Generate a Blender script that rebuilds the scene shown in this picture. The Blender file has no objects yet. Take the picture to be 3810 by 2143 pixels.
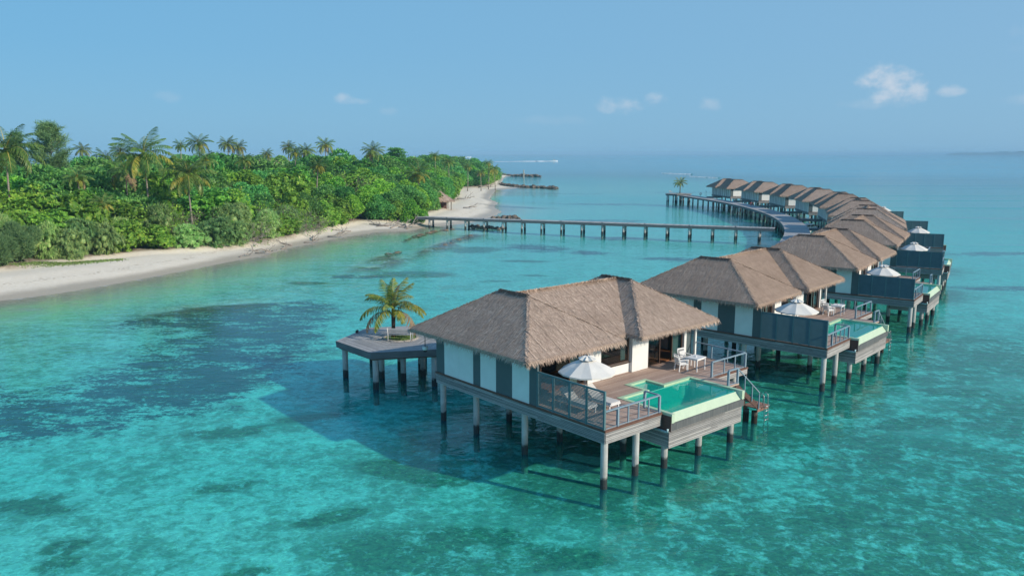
import bpy, math, random
import numpy as np
from mathutils import Vector, Matrix

random.seed(7)
RNG = np.random.default_rng(11)
R = math.radians
SC = bpy.context.scene
COL = SC.collection

# ------------------------------------------------------------------ helpers
class MB:
    """collects simple shapes and links them as one mesh object"""
    def __init__(self):
        self.v = []; self.f = []; self.m = []
    def add(self, vs, fs, mi=0):
        b = len(self.v)
        self.v.extend(tuple(p) for p in vs)
        self.f.extend(tuple(b + i for i in f) for f in fs)
        self.m.extend([mi] * len(fs))
        return self
    def box(self, x0, x1, y0, y1, z0, z1, mi=0):
        vs = [(x0,y0,z0),(x1,y0,z0),(x1,y1,z0),(x0,y1,z0),(x0,y0,z1),(x1,y0,z1),(x1,y1,z1),(x0,y1,z1)]
        fs = [(3,2,1,0),(4,5,6,7),(0,1,5,4),(1,2,6,5),(2,3,7,6),(3,0,4,7)]
        return self.add(vs, fs, mi)
    def bar(self, p, q, w, h=None, mi=0):
        """square bar from p to q"""
        h = h or w
        p = Vector(p); q = Vector(q); d = (q - p).normalized()
        up = Vector((0,0,1)) if abs(d.z) < .95 else Vector((0,1,0))
        s = d.cross(up).normalized(); t = s.cross(d).normalized()
        vs = []
        for c in (p, q):
            for a, b in ((-1,-1),(1,-1),(1,1),(-1,1)):
                vs.append(c + s*(a*w/2) + t*(b*h/2))
        return self.add(vs, [(0,1,2,3),(7,6,5,4),(0,4,5,1),(1,5,6,2),(2,6,7,3),(3,7,4,0)], mi)
    def tube(self, pts, rad, n=8, mi=0, cap=True):
        """tube through points with a radius per point"""
        pts = [Vector(p) for p in pts]
        if not isinstance(rad, (list, tuple)): rad = [rad]*len(pts)
        vs = []; fs = []
        for i, p in enumerate(pts):
            d = (pts[min(i+1, len(pts)-1)] - pts[max(i-1, 0)]).normalized()
            up = Vector((0,0,1)) if abs(d.z) < .9 else Vector((1,0,0))
            s = d.cross(up).normalized(); t = s.cross(d).normalized()
            for k in range(n):
                a = 2*math.pi*k/n
                vs.append(p + (s*math.cos(a) + t*math.sin(a))*rad[i])
        for i in range(len(pts)-1):
            for k in range(n):
                a = i*n+k; b = i*n+(k+1) % n
                fs.append((a, b, b+n, a+n))
        if cap:
            fs.append(tuple(reversed(range(n)))); fs.append(tuple(range((len(pts)-1)*n, len(pts)*n)))
        return self.add(vs, fs, mi)
    def prism(self, poly, z0, z1, mi=0):
        n = len(poly)
        vs = [(x,y,z0) for x,y in poly] + [(x,y,z1) for x,y in poly]
        fs = [tuple(reversed(range(n))), tuple(range(n, 2*n))] + [(i,(i+1)%n,n+(i+1)%n,n+i) for i in range(n)]
        return self.add(vs, fs, mi)
    def mesh(self, name, mats, smooth=False):
        me = bpy.data.meshes.new(name)
        me.from_pydata(self.v, [], self.f)
        for m in (mats if isinstance(mats, (list, tuple)) else [mats]): me.materials.append(m)
        if len(set(self.m)) > 1: me.polygons.foreach_set('material_index', self.m)
        if smooth: me.polygons.foreach_set('use_smooth', [True]*len(me.polygons))
        me.update()
        return me
    def build(self, name, mats, parent=None, smooth=False, loc=None):
        return link(name, self.mesh(name, mats, smooth), parent, loc)

def link(name, data, parent=None, loc=None, rz=0.0):
    o = bpy.data.objects.new(name, data)
    COL.objects.link(o)
    if loc is not None: o.location = loc
    if rz: o.rotation_euler = (0, 0, rz)
    if parent is not None: o.parent = parent
    return o

def np_mesh(name, verts, nper, mats, midx=None, smooth=False):
    """mesh of separate n-gons: verts (k*nper,3)"""
    me = bpy.data.meshes.new(name)
    nv = len(verts); nf = nv // nper
    me.vertices.add(nv); me.vertices.foreach_set('co', np.asarray(verts, dtype=np.float32).ravel())
    me.loops.add(nv); me.loops.foreach_set('vertex_index', np.arange(nv, dtype=np.int32))
    me.polygons.add(nf); me.polygons.foreach_set('loop_start', np.arange(0, nv, nper, dtype=np.int32))
    try: me.polygons.foreach_set('loop_total', np.full(nf, nper, dtype=np.int32))
    except Exception: pass
    for m in (mats if isinstance(mats, (list, tuple)) else [mats]): me.materials.append(m)
    if midx is not None: me.polygons.foreach_set('material_index', np.asarray(midx, dtype=np.int32))
    me.update(calc_edges=True); me.validate()
    return me

def tag(o, label=None, cat=None, group=None, kind=None):
    if label: o['label'] = label
    if cat: o['category'] = cat
    if group: o['group'] = group
    if kind: o['kind'] = kind
    return o

def empty(name, loc=(0,0,0), rz=0.0):
    o = bpy.data.objects.new(name, None); COL.objects.link(o)
    o.empty_display_size = .3
    o.location = loc; o.rotation_euler = (0,0,rz)
    return o

def copy_tree(o, parent=None, skip=()):
    c = o.copy(); COL.objects.link(c)
    if parent is not None: c.parent = parent
    for ch in list(KIDS.get(o.name, ())):
        if ch.name.split('.')[0] in skip: continue
        copy_tree(ch, c, skip)
    return c
KIDS = {}
def index_kids():
    KIDS.clear()
    for o in SC.objects:
        if o.parent is not None: KIDS.setdefault(o.parent.name, []).append(o)

ORD = ['first','second','third','fourth','fifth','sixth','seventh','eighth','ninth','tenth','eleventh','twelfth','thirteenth','fourteenth','fifteenth','sixteenth','seventeenth','eighteenth','nineteenth','twentieth']
def nth(i):
    if i < 20: return ORD[i]
    t = ['','','twenty','thirty','forty','fifty','sixty','seventy','eighty','ninety'][(i+1)//10]
    return (t + '-' + ORD[(i+1) % 10 - 1]) if (i+1) % 10 else t[:-1] + 'ieth'

# ------------------------------------------------------------------ materials
class NT:
    def __init__(self, m):
        m.use_nodes = True
        self.t = m.node_tree; self.n = self.t.nodes; self.l = self.t.links
        self.n.clear()
        self.out = self.n.new('ShaderNodeOutputMaterial' if not isinstance(m, bpy.types.World) else 'ShaderNodeOutputWorld')
    def new(self, t, **kw):
        nd = self.n.new(t)
        for k, v in kw.items():
            if k.startswith('i_'):
                key = k[2:]
                nd.inputs[int(key) if key.isdigit() else key].default_value = v
            else: setattr(nd, k, v)
        return nd
    def put(self, sock, val):
        if isinstance(val, bpy.types.NodeSocket): self.l.new(val, sock)
        else: sock.default_value = val
    def math(self, op, a, b=0.0, c=0.0, clamp=False):
        nd = self.n.new('ShaderNodeMath'); nd.operation = op; nd.use_clamp = clamp
        self.put(nd.inputs[0], a); self.put(nd.inputs[1], b)
        if op in ('MULTIPLY_ADD','SMOOTH_MIN','COMPARE','WRAP'): self.put(nd.inputs[2], c)
        return nd.outputs[0]
    def mix(self, f, a, b, bt='MIX'):
        nd = self.n.new('ShaderNodeMix'); nd.data_type = 'RGBA'; nd.blend_type = bt
        self.put(nd.inputs[0], f)
        for s, v in ((nd.inputs[6], a), (nd.inputs[7], b)):
            if isinstance(v, tuple) and len(v) == 3: v = v + (1,)
            self.put(s, v)
        return nd.outputs[2]
    def noise(self, vec, scale, detail=4, rough=.55, dist=0.0):
        nd = self.n.new('ShaderNodeTexNoise'); nd.inputs['Scale'].default_value = scale
        nd.inputs['Detail'].default_value = detail; nd.inputs['Roughness'].default_value = rough
        nd.inputs['Distortion'].default_value = dist
        if vec is not None: self.l.new(vec, nd.inputs['Vector'])
        return nd.outputs['Fac']
    def ramp(self, f, stops):
        nd = self.n.new('ShaderNodeValToRGB'); cr = nd.color_ramp
        while len(cr.elements) < len(stops): cr.elements.new(.5)
        for e, (p, c) in zip(cr.elements, stops):
            e.position = p; e.color = (c + (1,)) if isinstance(c, tuple) else (c, c, c, 1)
        self.put(nd.inputs[0], f)
        return nd.outputs[0]
    def mapr(self, f, a, b, c=0.0, d=1.0, smooth=False):
        nd = self.n.new('ShaderNodeMapRange'); nd.clamp = True
        if smooth: nd.interpolation_type = 'SMOOTHSTEP'
        self.put(nd.inputs[0], f)
        for i, v in zip((1,2,3,4), (a,b,c,d)): self.put(nd.inputs[i], v)
        return nd.outputs[0]
    def scalevec(self, vec, s):
        nd = self.n.new('ShaderNodeMapping'); nd.inputs['Scale'].default_value = s
        self.l.new(vec, nd.inputs['Vector']); return nd.outputs[0]
    def obj(self): return self.new('ShaderNodeTexCoord').outputs['Object']
    def pos(self): return self.new('ShaderNodeNewGeometry').outputs['Position']
    def sep(self, v):
        nd = self.n.new('ShaderNodeSeparateXYZ'); self.l.new(v, nd.inputs[0]); return nd.outputs
    def island(self): return self.new('ShaderNodeNewGeometry').outputs['Random Per Island']
    def orand(self): return self.new('ShaderNodeObjectInfo').outputs['Random']
    def bump(self, h, strength=.3, dist=.02, normal=None):
        nd = self.n.new('ShaderNodeBump'); nd.inputs['Strength'].default_value = strength; nd.inputs['Distance'].default_value = dist
        self.l.new(h, nd.inputs['Height'])
        if normal is not None: self.l.new(normal, nd.inputs['Normal'])
        return nd.outputs[0]
    def bsdf(self, col, rough=.7, spec=.3, metal=0.0, normal=None):
        nd = self.n.new('ShaderNodeBsdfPrincipled')
        if isinstance(col, tuple): col = col + (1,) if len(col) == 3 else col
        self.put(nd.inputs['Base Color'], col); self.put(nd.inputs['Roughness'], rough)
        nd.inputs['Specular IOR Level'].default_value = spec; nd.inputs['Metallic'].default_value = metal
        if normal is not None: self.l.new(normal, nd.inputs['Normal'])
        return nd.outputs[0]
    def schlick(self, nrm=None, f0=.02):
        # Fresnel reflectance, the same from above and from below the surface
        g = self.new('ShaderNodeNewGeometry')
        d = self.new('ShaderNodeVectorMath', operation='DOT_PRODUCT')
        self.l.new(g.outputs['Incoming'], d.inputs[0]); self.l.new(nrm if nrm is not None else g.outputs['Normal'], d.inputs[1])
        c = self.math('SUBTRACT', 1.0, self.math('ABSOLUTE', d.outputs['Value']), clamp=True)
        return self.math('MULTIPLY_ADD', self.math('POWER', c, 5.0), 1-f0, f0)
    def surf(self, s): self.l.new(s, self.out.inputs['Surface'])

def newmat(name):
    m = bpy.data.materials.new(name); return m, NT(m)

def simple(name, c1, c2=None, scale=3.0, rough=.7, spec=.3, metal=0.0, bump=0.0, stretch=(1,1,1), vary=0.0, detail=5):
    m, t = newmat(name)
    c2 = c2 or tuple(x*.75 for x in c1)
    v = t.scalevec(t.obj(), stretch)
    n = t.noise(v, scale, detail)
    f = t.mapr(n, .3, .7)
    col = t.mix(f, c1, c2)
    if vary:
        r = t.mapr(t.island(), 0, 1, 1-vary, 1+vary)
        hs = t.new('ShaderNodeHueSaturation'); t.l.new(col, hs.inputs['Color']); t.l.new(r, hs.inputs['Value']); col = hs.outputs[0]
    nm = t.bump(t.noise(v, scale*6, 4), bump, .01) if bump else None
    t.surf(t.bsdf(col, rough, spec, metal, nm))
    return m

def planks(name, c1, c2, axis, period, rough=.75, gap=.05):
    """boards laid side by side along one local axis; each board its own tone"""
    m, t = newmat(name)
    o = t.obj(); s = t.sep(o)
    a = t.math('DIVIDE', s[axis], period)
    cell = t.math('FLOOR', a); fr = t.math('FRACT', a)
    wn = t.new('ShaderNodeTexWhiteNoise', noise_dimensions='1D'); t.l.new(cell, wn.inputs['W'])
    st = [1.0, 1.0, 1.0]; st[axis] = 12.0
    grain = t.noise(t.scalevec(o, tuple(st)), 2.2, 5)
    big = t.noise(o, .7, 3)
    f = t.math('ADD', t.math('MULTIPLY', wn.outputs[0], .5), t.math('MULTIPLY', grain, .5))
    f = t.math('ADD', f, t.math('MULTIPLY_ADD', big, .5, -.25))
    col = t.mix(t.mapr(f, .2, .8), c1, c2)
    g = t.math('LESS_THAN', fr, gap)
    col = t.mix(g, col, tuple(x*.25 for x in c1))
    hgt = t.math('SUBTRACT', t.math('MULTIPLY', grain, .2), g)
    t.surf(t.bsdf(col, rough, .25, 0, t.bump(hgt, .4, .01)))
    return m

def islandwood(name, c1, c2, rough=.8, stretch=(1,1,1)):
    """separate boards modelled one by one, each its own tone"""
    m, t = newmat(name)
    o = t.obj()
    f = t.math('ADD', t.math('MULTIPLY', t.island(), .6), t.math('MULTIPLY', t.noise(t.scalevec(o, stretch), 2.5, 5), .6))
    big = t.noise(o, .5, 3)
    f = t.math('ADD', f, t.math('MULTIPLY_ADD', big, .4, -.2))
    col = t.mix(t.mapr(f, .2, .95), c1, c2)
    t.surf(t.bsdf(col, rough, .2, 0, t.bump(t.noise(t.scalevec(o, stretch), 14, 4), .3, .01)))
    return m

M = {}
M['white'] = simple('white_paint', (.72,.73,.72), (.65,.66,.65), 1.5, .6, bump=.05)
M['grey'] = simple('grey_paint', (.085,.115,.125), (.075,.102,.11), 1.5, .6)
M['rail'] = simple('blue_grey_paint', (.22,.30,.36), (.18,.25,.31), 2, .45, .4)
M['screen'] = simple('screen_paint', (.095,.18,.20), (.08,.155,.175), 2, .55, .3)
M['deck'] = planks('deck_boards', (.31,.215,.175), (.48,.365,.305), 1, .145)
M['skirt'] = islandwood('weathered_boards', (.17,.17,.175), (.42,.41,.405), .85, (1,1,10))
M['skirtdark'] = simple('shadow_gap', (.03,.03,.032), None, 3, .9)
M['trim'] = simple('deck_edge_board', (.15,.075,.055), (.11,.055,.04), 4, .7)
M['slab'] = simple('concrete_soffit', (.16,.13,.11), (.09,.06,.05), 2, .9, bump=.3)
M['frame'] = simple('brown_frame', (.07,.042,.03), None, 3, .5)
M['curtain'] = simple('curtain', (.62,.74,.72), (.48,.60,.59), 9, .9, stretch=(1,1,.05))
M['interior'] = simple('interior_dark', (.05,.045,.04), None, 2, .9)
M['intfloor'] = simple('interior_floor', (.30,.13,.06), (.2,.08,.035), 2, .5, stretch=(1,8,1))
M['rim'] = simple('pool_stone', (.42,.60,.40), (.36,.53,.37), 5, .6, bump=.1)
M['rimlip'] = simple('pool_lip', (.45,.56,.42), (.40,.51,.385), 3, .5)
M['basin'] = simple('pool_tile', (.12,.50,.38), (.10,.44,.35), 6, .5)
M['band'] = simple('wet_tile_band', (.075,.08,.085), (.13,.135,.14), 5, .6, stretch=(3,3,.2))
M['pipe'] = simple('plastic_pipe', (.45,.62,.68), None, 3, .4)
M['brownbox'] = simple('brown_board', (.115,.066,.055), (.08,.045,.04), 3, .75, stretch=(1,1,8))
M['metal'] = simple('steel', (.45,.47,.48), None, 3, .35, .5, .8)
M['canvas'] = simple('canvas', (.66,.65,.62), (.58,.57,.54), 2, .9)
M['furn'] = simple('white_furniture', (.72,.73,.74), (.66,.67,.68), 3, .5)
M['cushion'] = simple('cushion', (.60,.60,.60), (.52,.53,.54), 4, .9)
M['teak'] = simple('dark_wood_pole', (.12,.07,.045), None, 4, .6)
M['greywood'] = islandwood('grey_boards', (.23,.235,.245), (.42,.42,.425), .85, (2,2,1))
M['jettyside'] = simple('jetty_fascia', (.10,.11,.12), (.16,.165,.17), 1.2, .8, stretch=(1,1,5))
M['stone'] = simple('planter_kerb', (.42,.39,.34), None, 6, .9, bump=.2)
M['sandc'] = (.70,.655,.575)
M['lampblack'] = simple('black_plastic', (.02,.02,.022), None, 3, .4)
M['boatwhite'] = simple('white_hull', (.75,.75,.75), None, 2, .3, .5)
M['red'] = simple('red_paint', (.42,.07,.06), None, 2, .6)
M['rock'] = simple('dark_rock', (.075,.062,.055), (.20,.165,.13), 1.6, .9, bump=.8)
M['reefrock'] = simple('brown_reef_rock', (.13,.075,.045), (.28,.20,.125), 1.1, .85, bump=.9)
M['bark'] = simple('bark', (.26,.23,.20), (.15,.12,.10), 4, .9, bump=.5, stretch=(1,1,3))
M['palmbark'] = simple('palm_bark', (.30,.27,.24), (.17,.145,.12), 5, .9, bump=.6, stretch=(.5,.5,4))
M['drift'] = simple('driftwood', (.34,.31,.28), (.22,.19,.165), 4, .9, bump=.3)
M['twig'] = simple('grey_twigs', (.36,.33,.31), (.24,.215,.195), 3, .9, vary=.35)

# column: pale concrete with an uneven dark tide band near the waterline
m, t = newmat('column_concrete'); p = t.pos(); z = t.sep(p)[2]
nz = t.noise(p, 3.0, 5)
edge = t.math('MULTIPLY_ADD', nz, .5, .28)
fac = t.mapr(t.math('SUBTRACT', z, edge), -.08, .06, 1, 0)
col = t.mix(t.mapr(t.noise(p, 1.2, 4), .35, .7), (.46,.47,.47), (.36,.36,.35))
mid = t.mapr(t.math('SUBTRACT', z, t.math('MULTIPLY_ADD', nz, .9, .55)), -.15, .1, .38, 0)
col = t.mix(mid, col, (.20,.20,.185))
col = t.mix(fac, col, t.mix(nz, (.018,.024,.028), (.05,.06,.06)))
col = t.mix(t.mapr(t.math('ADD', z, t.math('MULTIPLY', nz, .5)), -.1, .15, 1, 0), col, t.mix(nz, (.07,.08,.05), (.24,.24,.17)))
t.surf(t.bsdf(col, .85, .2, 0, t.bump(t.noise(p, 12, 4), .3, .02)))
M['column'] = m
m, t = newmat('dark_column'); p = t.pos(); z = t.sep(p)[2]
col = t.mix(t.mapr(z, .45, .75), (.03,.024,.02), (.16,.16,.155))
col = t.mix(t.mapr(t.noise(p, 1.5, 5), .55, .7), col, (.09,.075,.06))
col = t.mix(t.mapr(z, -.25, .0, 1, 0), col, (.25,.24,.17))
t.surf(t.bsdf(col, .9, .2)); M['dcolumn'] = m

# thatch
def thatch(name, c1, c2, c3):
    m, t = newmat(name)
    o = t.obj(); f = t.island()
    big = t.noise(o, .8, 4)
    col = t.ramp(t.math('ADD', t.math('MULTIPLY', f, .75), t.math('MULTIPLY_ADD', big, .5, -.12)), [(.0, c1), (.5, c2), (1.0, c3)])
    # courses of thatch and weathered patches
    row = t.math('FRACT', t.math('MULTIPLY', t.math('ADD', t.sep(o)[2], t.math('MULTIPLY', t.noise(o, .9, 3), .10)), 3.3))
    col = t.mix(t.mapr(row, .0, .16, .34, 0), col, c1)
    col = t.mix(t.mapr(t.noise(o, .33, 5, .65), .52, .72, 0, .5), col, tuple(x*.75 for x in c1))
    wv_ = t.new('ShaderNodeHueSaturation'); t.l.new(col, wv_.inputs['Color']); t.l.new(t.mapr(t.orand(), 0, 1, .90, 1.08), wv_.inputs['Value']); t.l.new(t.mapr(t.orand(), 0, 1, 1.1, .9), wv_.inputs['Saturation'])
    t.surf(t.bsdf(wv_.outputs[0], .9, .12)); return m
M['straw'] = thatch('thatch_straw', (.285,.21,.163), (.435,.328,.26), (.59,.46,.37))
m, t = newmat('thatch_base'); o = t.obj()
n1 = t.noise(t.scalevec(o, (6,6,1.5)), 3, 6, .7)
zc = t.math('FRACT', t.math('MULTIPLY', t.math('ADD', t.sep(o)[2], t.math('MULTIPLY', t.noise(o, 2, 3), .12)), 4.2))
col = t.ramp(n1, [(.25, (.20,.15,.12)), (.55, (.38,.29,.24)), (.8, (.52,.41,.34))])
t.surf(t.bsdf(col, .95, .1, 0, t.bump(t.math('ADD', n1, t.math('MULTIPLY', zc, .6)), .8, .06)))
M['thatchbase'] = m
M['strawdark'] = thatch('ridge_straw', (.16,.122,.10), (.25,.19,.158), (.34,.265,.22))

# leaves: own tone per leaf and per plant
def leaf(name, stops, trans=.3, rough=.5, hue=.03):
    m, t = newmat(name)
    isl = t.island(); ob = t.orand()
    f = t.math('ADD', t.math('MULTIPLY', isl, .72), t.math('MULTIPLY_ADD', t.noise(t.obj(), .8, 3), .5, -.12))
    col = t.ramp(f, stops)
    hs = t.new('ShaderNodeHueSaturation'); t.l.new(col, hs.inputs['Color'])
    t.l.new(t.mapr(ob, 0, 1, .5-hue, .5+hue*.4), hs.inputs['Hue'])
    wn = t.new('ShaderNodeTexWhiteNoise', noise_dimensions='1D'); t.l.new(t.math('MULTIPLY', ob, 91.7), wn.inputs['W'])
    t.l.new(t.mapr(wn.outputs[0], 0, 1, .70, 1.30), hs.inputs['Value'])
    col = hs.outputs[0]
    b = t.bsdf(col, rough, .3)
    tr = t.new('ShaderNodeBsdfTranslucent'); t.l.new(col, tr.inputs['Color'])
    mx = t.new('ShaderNodeMixShader', i_0=trans); t.l.new(b, mx.inputs[1]); t.l.new(tr.outputs[0], mx.inputs[2])
    t.surf(mx.outputs[0]); return m
M['leafbright'] = leaf('bright_leaves', [(.0,(0.055,0.165,0.024)),(.40,(0.116,0.297,0.033)),(.75,(0.242,0.440,0.050)),(1.0,(0.462,0.550,0.110))], hue=.012)
M['leafdark'] = leaf('dark_leaves', [(.0,(0.041,0.162,0.052)),(.5,(0.096,0.340,0.083)),(.9,(0.200,0.502,0.111)),(1.0,(0.452,0.620,0.129))])
M['leafmid'] = leaf('mid_leaves', [(.0,(0.062,0.222,0.035)),(.5,(0.139,0.400,0.050)),(.9,(0.306,0.596,0.067)),(1.0,(0.610,0.620,0.111))])
M['leafstrap'] = leaf('strap_leaves', [(.0,(0.095,0.238,0.095)),(.5,(0.191,0.366,0.127)),(.85,(0.349,0.491,0.158)),(1.0,(0.620,0.540,0.254))])
M['leafneedle'] = leaf('needle_leaves', [(.0,(0.062,0.157,0.074)),(.6,(0.128,0.285,0.113)),(1.0,(0.271,0.428,0.157))])
M['leafgreygreen'] = leaf('grey_green_leaves', [(.0,(0.132,0.311,0.098)),(.55,(0.277,0.522,0.146)),(1.0,(0.620,0.620,0.326))])
M['palmleaf'] = leaf('palm_leaflets', [(.0,(.05,.14,.035)),(.5,(.11,.22,.045)),(.85,(.20,.29,.065)),(1.0,(.38,.36,.12))], .3, .35)
M['deckpalm'] = leaf('young_palm_leaflets', [(.0,(.09,.17,.035)),(.45,(.20,.27,.05)),(.85,(.38,.38,.08)),(1.0,(.52,.44,.16))], .35, .35)
M['palmyellow'] = leaf('yellow_palm_leaflets', [(.0,(.10,.18,.03)),(.45,(.24,.28,.04)),(.85,(.42,.36,.06)),(1.0,(.48,.38,.12))], .35, .4, .015)
M['palmdead'] = leaf('dry_palm_leaflets', [(.0,(.17,.12,.07)),(1.0,(.33,.25,.15))], .2, .8, .01)
M['rachis'] = simple('frond_rib', (.46,.38,.10), (.34,.30,.08), 3, .5)
M['grass'] = simple('short_grass', (.11,.20,.05), (.20,.27,.09), 8, .9, vary=.4)

# ------------------------------------------------------------------ camera, sun, sky
CAMH = 15.0
cam = bpy.data.cameras.new('camera'); co = bpy.data.objects.new('camera', cam); COL.objects.link(co)
co.location = (0, 0, CAMH); co.rotation_euler = (R(90 - 9.59), 0, 0)
cam.sensor_width = 36; cam.lens = 28.0; cam.clip_start = .5; cam.clip_end = 200000
SC.camera = co
SC.view_settings.view_transform = 'Standard'; SC.view_settings.look = 'None'
SC.view_settings.gamma = 1.0
SC.view_settings.exposure = 0.35

SUN_AZ = -30.0     # direction of the sun, degrees from +X towards +Y
SUN_EL = 26.0
sd = Vector((math.cos(R(SUN_AZ))*math.cos(R(SUN_EL)), math.sin(R(SUN_AZ))*math.cos(R(SUN_EL)), math.sin(R(SUN_EL))))
sl = bpy.data.lights.new('sun', 'SUN'); so = bpy.data.objects.new('sun', sl); COL.objects.link(so)
so.rotation_euler = sd.to_track_quat('Z', 'Y').to_euler(); so.location = sd*60
sl.energy = 3.8; sl.angle = R(.8); sl.color = (1.0, .87, .70)

W = bpy.data.worlds.new('World'); SC.world = W
t = NT(W)
sky = t.new('ShaderNodeTexSky', sky_type='NISHITA', sun_disc=False)
sky.sun_elevation = R(SUN_EL); sky.sun_rotation = R(90 - SUN_AZ)
sky.altitude = 10; sky.air_density = 1.0; sky.dust_density = .8; sky.ozone_density = 2.0
gen = t.new('ShaderNodeTexCoord').outputs['Generated']
sx = t.sep(gen)
az = t.math('ARCTAN2', sx[0], sx[1]); el = t.math('ARCSINE', sx[2])
nsk = t.mix(1.0, sky.outputs[0], (.80, .93, 1.0), 'MULTIPLY')
grad = t.mix(t.mapr(az, -.6, .6), (1.00, 2.74, 4.46), (1.56, 3.02, 4.52))
grad = t.mix(t.mapr(el, 0.0, .12, .35, 0), grad, (1.50, 3.06, 4.46))
grad = t.mix(t.mapr(el, .22, 1.2, 0, 1), grad, (.80, 2.05, 4.0))
base = t.mix(.9, nsk, grad)
# small distant cumulus clouds
cv = t.new('ShaderNodeCombineXYZ'); t.l.new(az, cv.inputs[0]); t.l.new(t.math('MULTIPLY', el, 1.3), cv.inputs[1])
cn = t.noise(cv.outputs[0], 42, 6, .6); cn2 = t.noise(cv.outputs[0], 14, 4, .55)
tot = None
for (ca, ce, wa, we, s) in [(.430,.076,.026,.020,1.0),(.458,.066,.013,.012,.9),(.492,.066,.015,.006,.6),(.13,.058,.026,.010,.55),(.172,.064,.014,.008,.6),(.236,.056,.014,.008,.4),
                            (-.205,.064,.012,.006,.55),(-.19,.062,.02,.004,.35),(-.15,.05,.012,.005,.2),(-.40,.063,.014,.006,.16),(.42,.055,.04,.006,.22),(.62,.12,.08,.02,.12),(.05,.04,.05,.006,.12),(.57,.055,.03,.006,.22)]:
    dx = t.math('DIVIDE', t.math('SUBTRACT', az, ca), wa); dy = t.math('DIVIDE', t.math('SUBTRACT', el, ce), we)
    g = t.math('SUBTRACT', 1.0, t.math('ADD', t.math('MULTIPLY', dx, dx), t.math('MULTIPLY', dy, dy)))
    g = t.math('ADD', g, t.math('MULTIPLY_ADD', cn, 5.0, -2.6))
    g = t.math('MULTIPLY', t.mapr(g, -.7, 1.7, 0, 1, True), s)
    tot = g if tot is None else t.math('MAXIMUM', tot, g)
base = t.mix(t.math('MULTIPLY', tot, .95), base, (3.7, 4.3, 5.0))
bg = t.new('ShaderNodeBackground', i_Strength=.12)
t.l.new(base, bg.inputs['Color'])
t.l.new(bg.outputs[0], t.out.inputs['Surface'])

# ------------------------------------------------------------------ terrain, water
# each villa's deck corner and the direction its front runs, surveyed along the curved row
POSES = [(4.134,33.867,40.6),(19.88,48.95,47.5),(33.75,65.8,53.3),(45.75,83.9,59.1),(56.2,103.2,64.8),(64.5,123.4,70.4),(70.9,144.4,76.0),(75.1,165.8,81.5),(77.2,187.5,87.0),(77.3,209.35,92.4),(75.4,231.1,97.8)]
SHORE = [(-52.8,80.8),(-49.2,85.3),(-46.1,92.3),(-42.9,101.5),(-40.1,109.5),(-37.5,116.8),(-35.5,129.0),(-32.1,139.9),(-28.8,149.0),(-25.5,154.5),
         (-20.5,155.5),(-17.5,163.5),(-13.0,168.5),(-9.3,174.0),(-6.4,184.3),(-4.2,192.2),(-2.4,208.2),(-5.0,224.0),(-4.3,246.2),(-6.6,264.0),(-7.2,299.6),(-6.8,333.1),
         (-1.5,345.0),(3.5,354.1),(2.0,361),(-4.0,373),(-5.5,391.6),(-4.7,450.7),(-5.0,520),(0.5,530),(-1,541),(-9,552),(-14,600),(-40,640),(-100,600),
         (-150,480),(-210,330),(-260,220),(-250,90),(-170,20),(-110,25),(-75,48),(-61,68)]
VEG = [(-61.3,94.4),(-59.0,98.5),(-57.7,101.2),(-52.8,109.0),(-46.9,115.7),(-43.0,121.5),(-40.5,127.0),(-37.6,139.1),(-34.6,152.3),(-31.5,162.0),(-24.5,166.0),(-19.8,164.0),(-18.6,170.1),
       (-19.8,180.9),(-17.2,197.2),(-18.5,215.1),(-16.5,236.2),(-17.5,262),(-20.5,300),(-19.5,325),(-14.7,336.7),(-10.1,347.1),(-8.6,372),(-8.5,402),(-8.2,440),(-8.5,500),(-12,540),(-20,590),(-40,625),(-95,590),
       (-145,475),(-203,330),(-250,220),(-240,100),(-170,60),(-110,62),(-75,75)]
SEAGRASS = [(-50,56),(-34.9,52.3),(-31.4,51.9),(-29.9,55.8),(-30.0,60.8),(-30.4,68.4),(-36.3,71.5),(-36.5,74.9),(-34.0,78.0),(-31.2,80.8),(-27.7,82.8),(-22.5,85.0),(-19.4,84.0),(-17.2,78.9),(-15.4,65.4),(-15.9,57.9),(-16.6,53.3),(-18.0,49.4),(-20.0,47.0),(-22.4,44.8),(-25.3,44.5),(-27.1,42.2),(-29.9,41.3),(-46,40)]
REEFTOP = [(-35.5,75.5),(-32,79.5),(-27.7,82.0),(-24.5,82.5),(-24,80),(-27,78.5),(-31,76.5),(-34,74)]
LEDGE = [(-20.5,104),(-20.3,112),(-19.5,119.5),(-17.0,122.0),(-14.2,125.0),(-11.9,137.0),(-8.4,150.4),(-5.5,152.0),(-8.7,140),(-10.7,127.9),(-13.1,124.0),(-15.3,116),(-17.1,105.3)]
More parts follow.
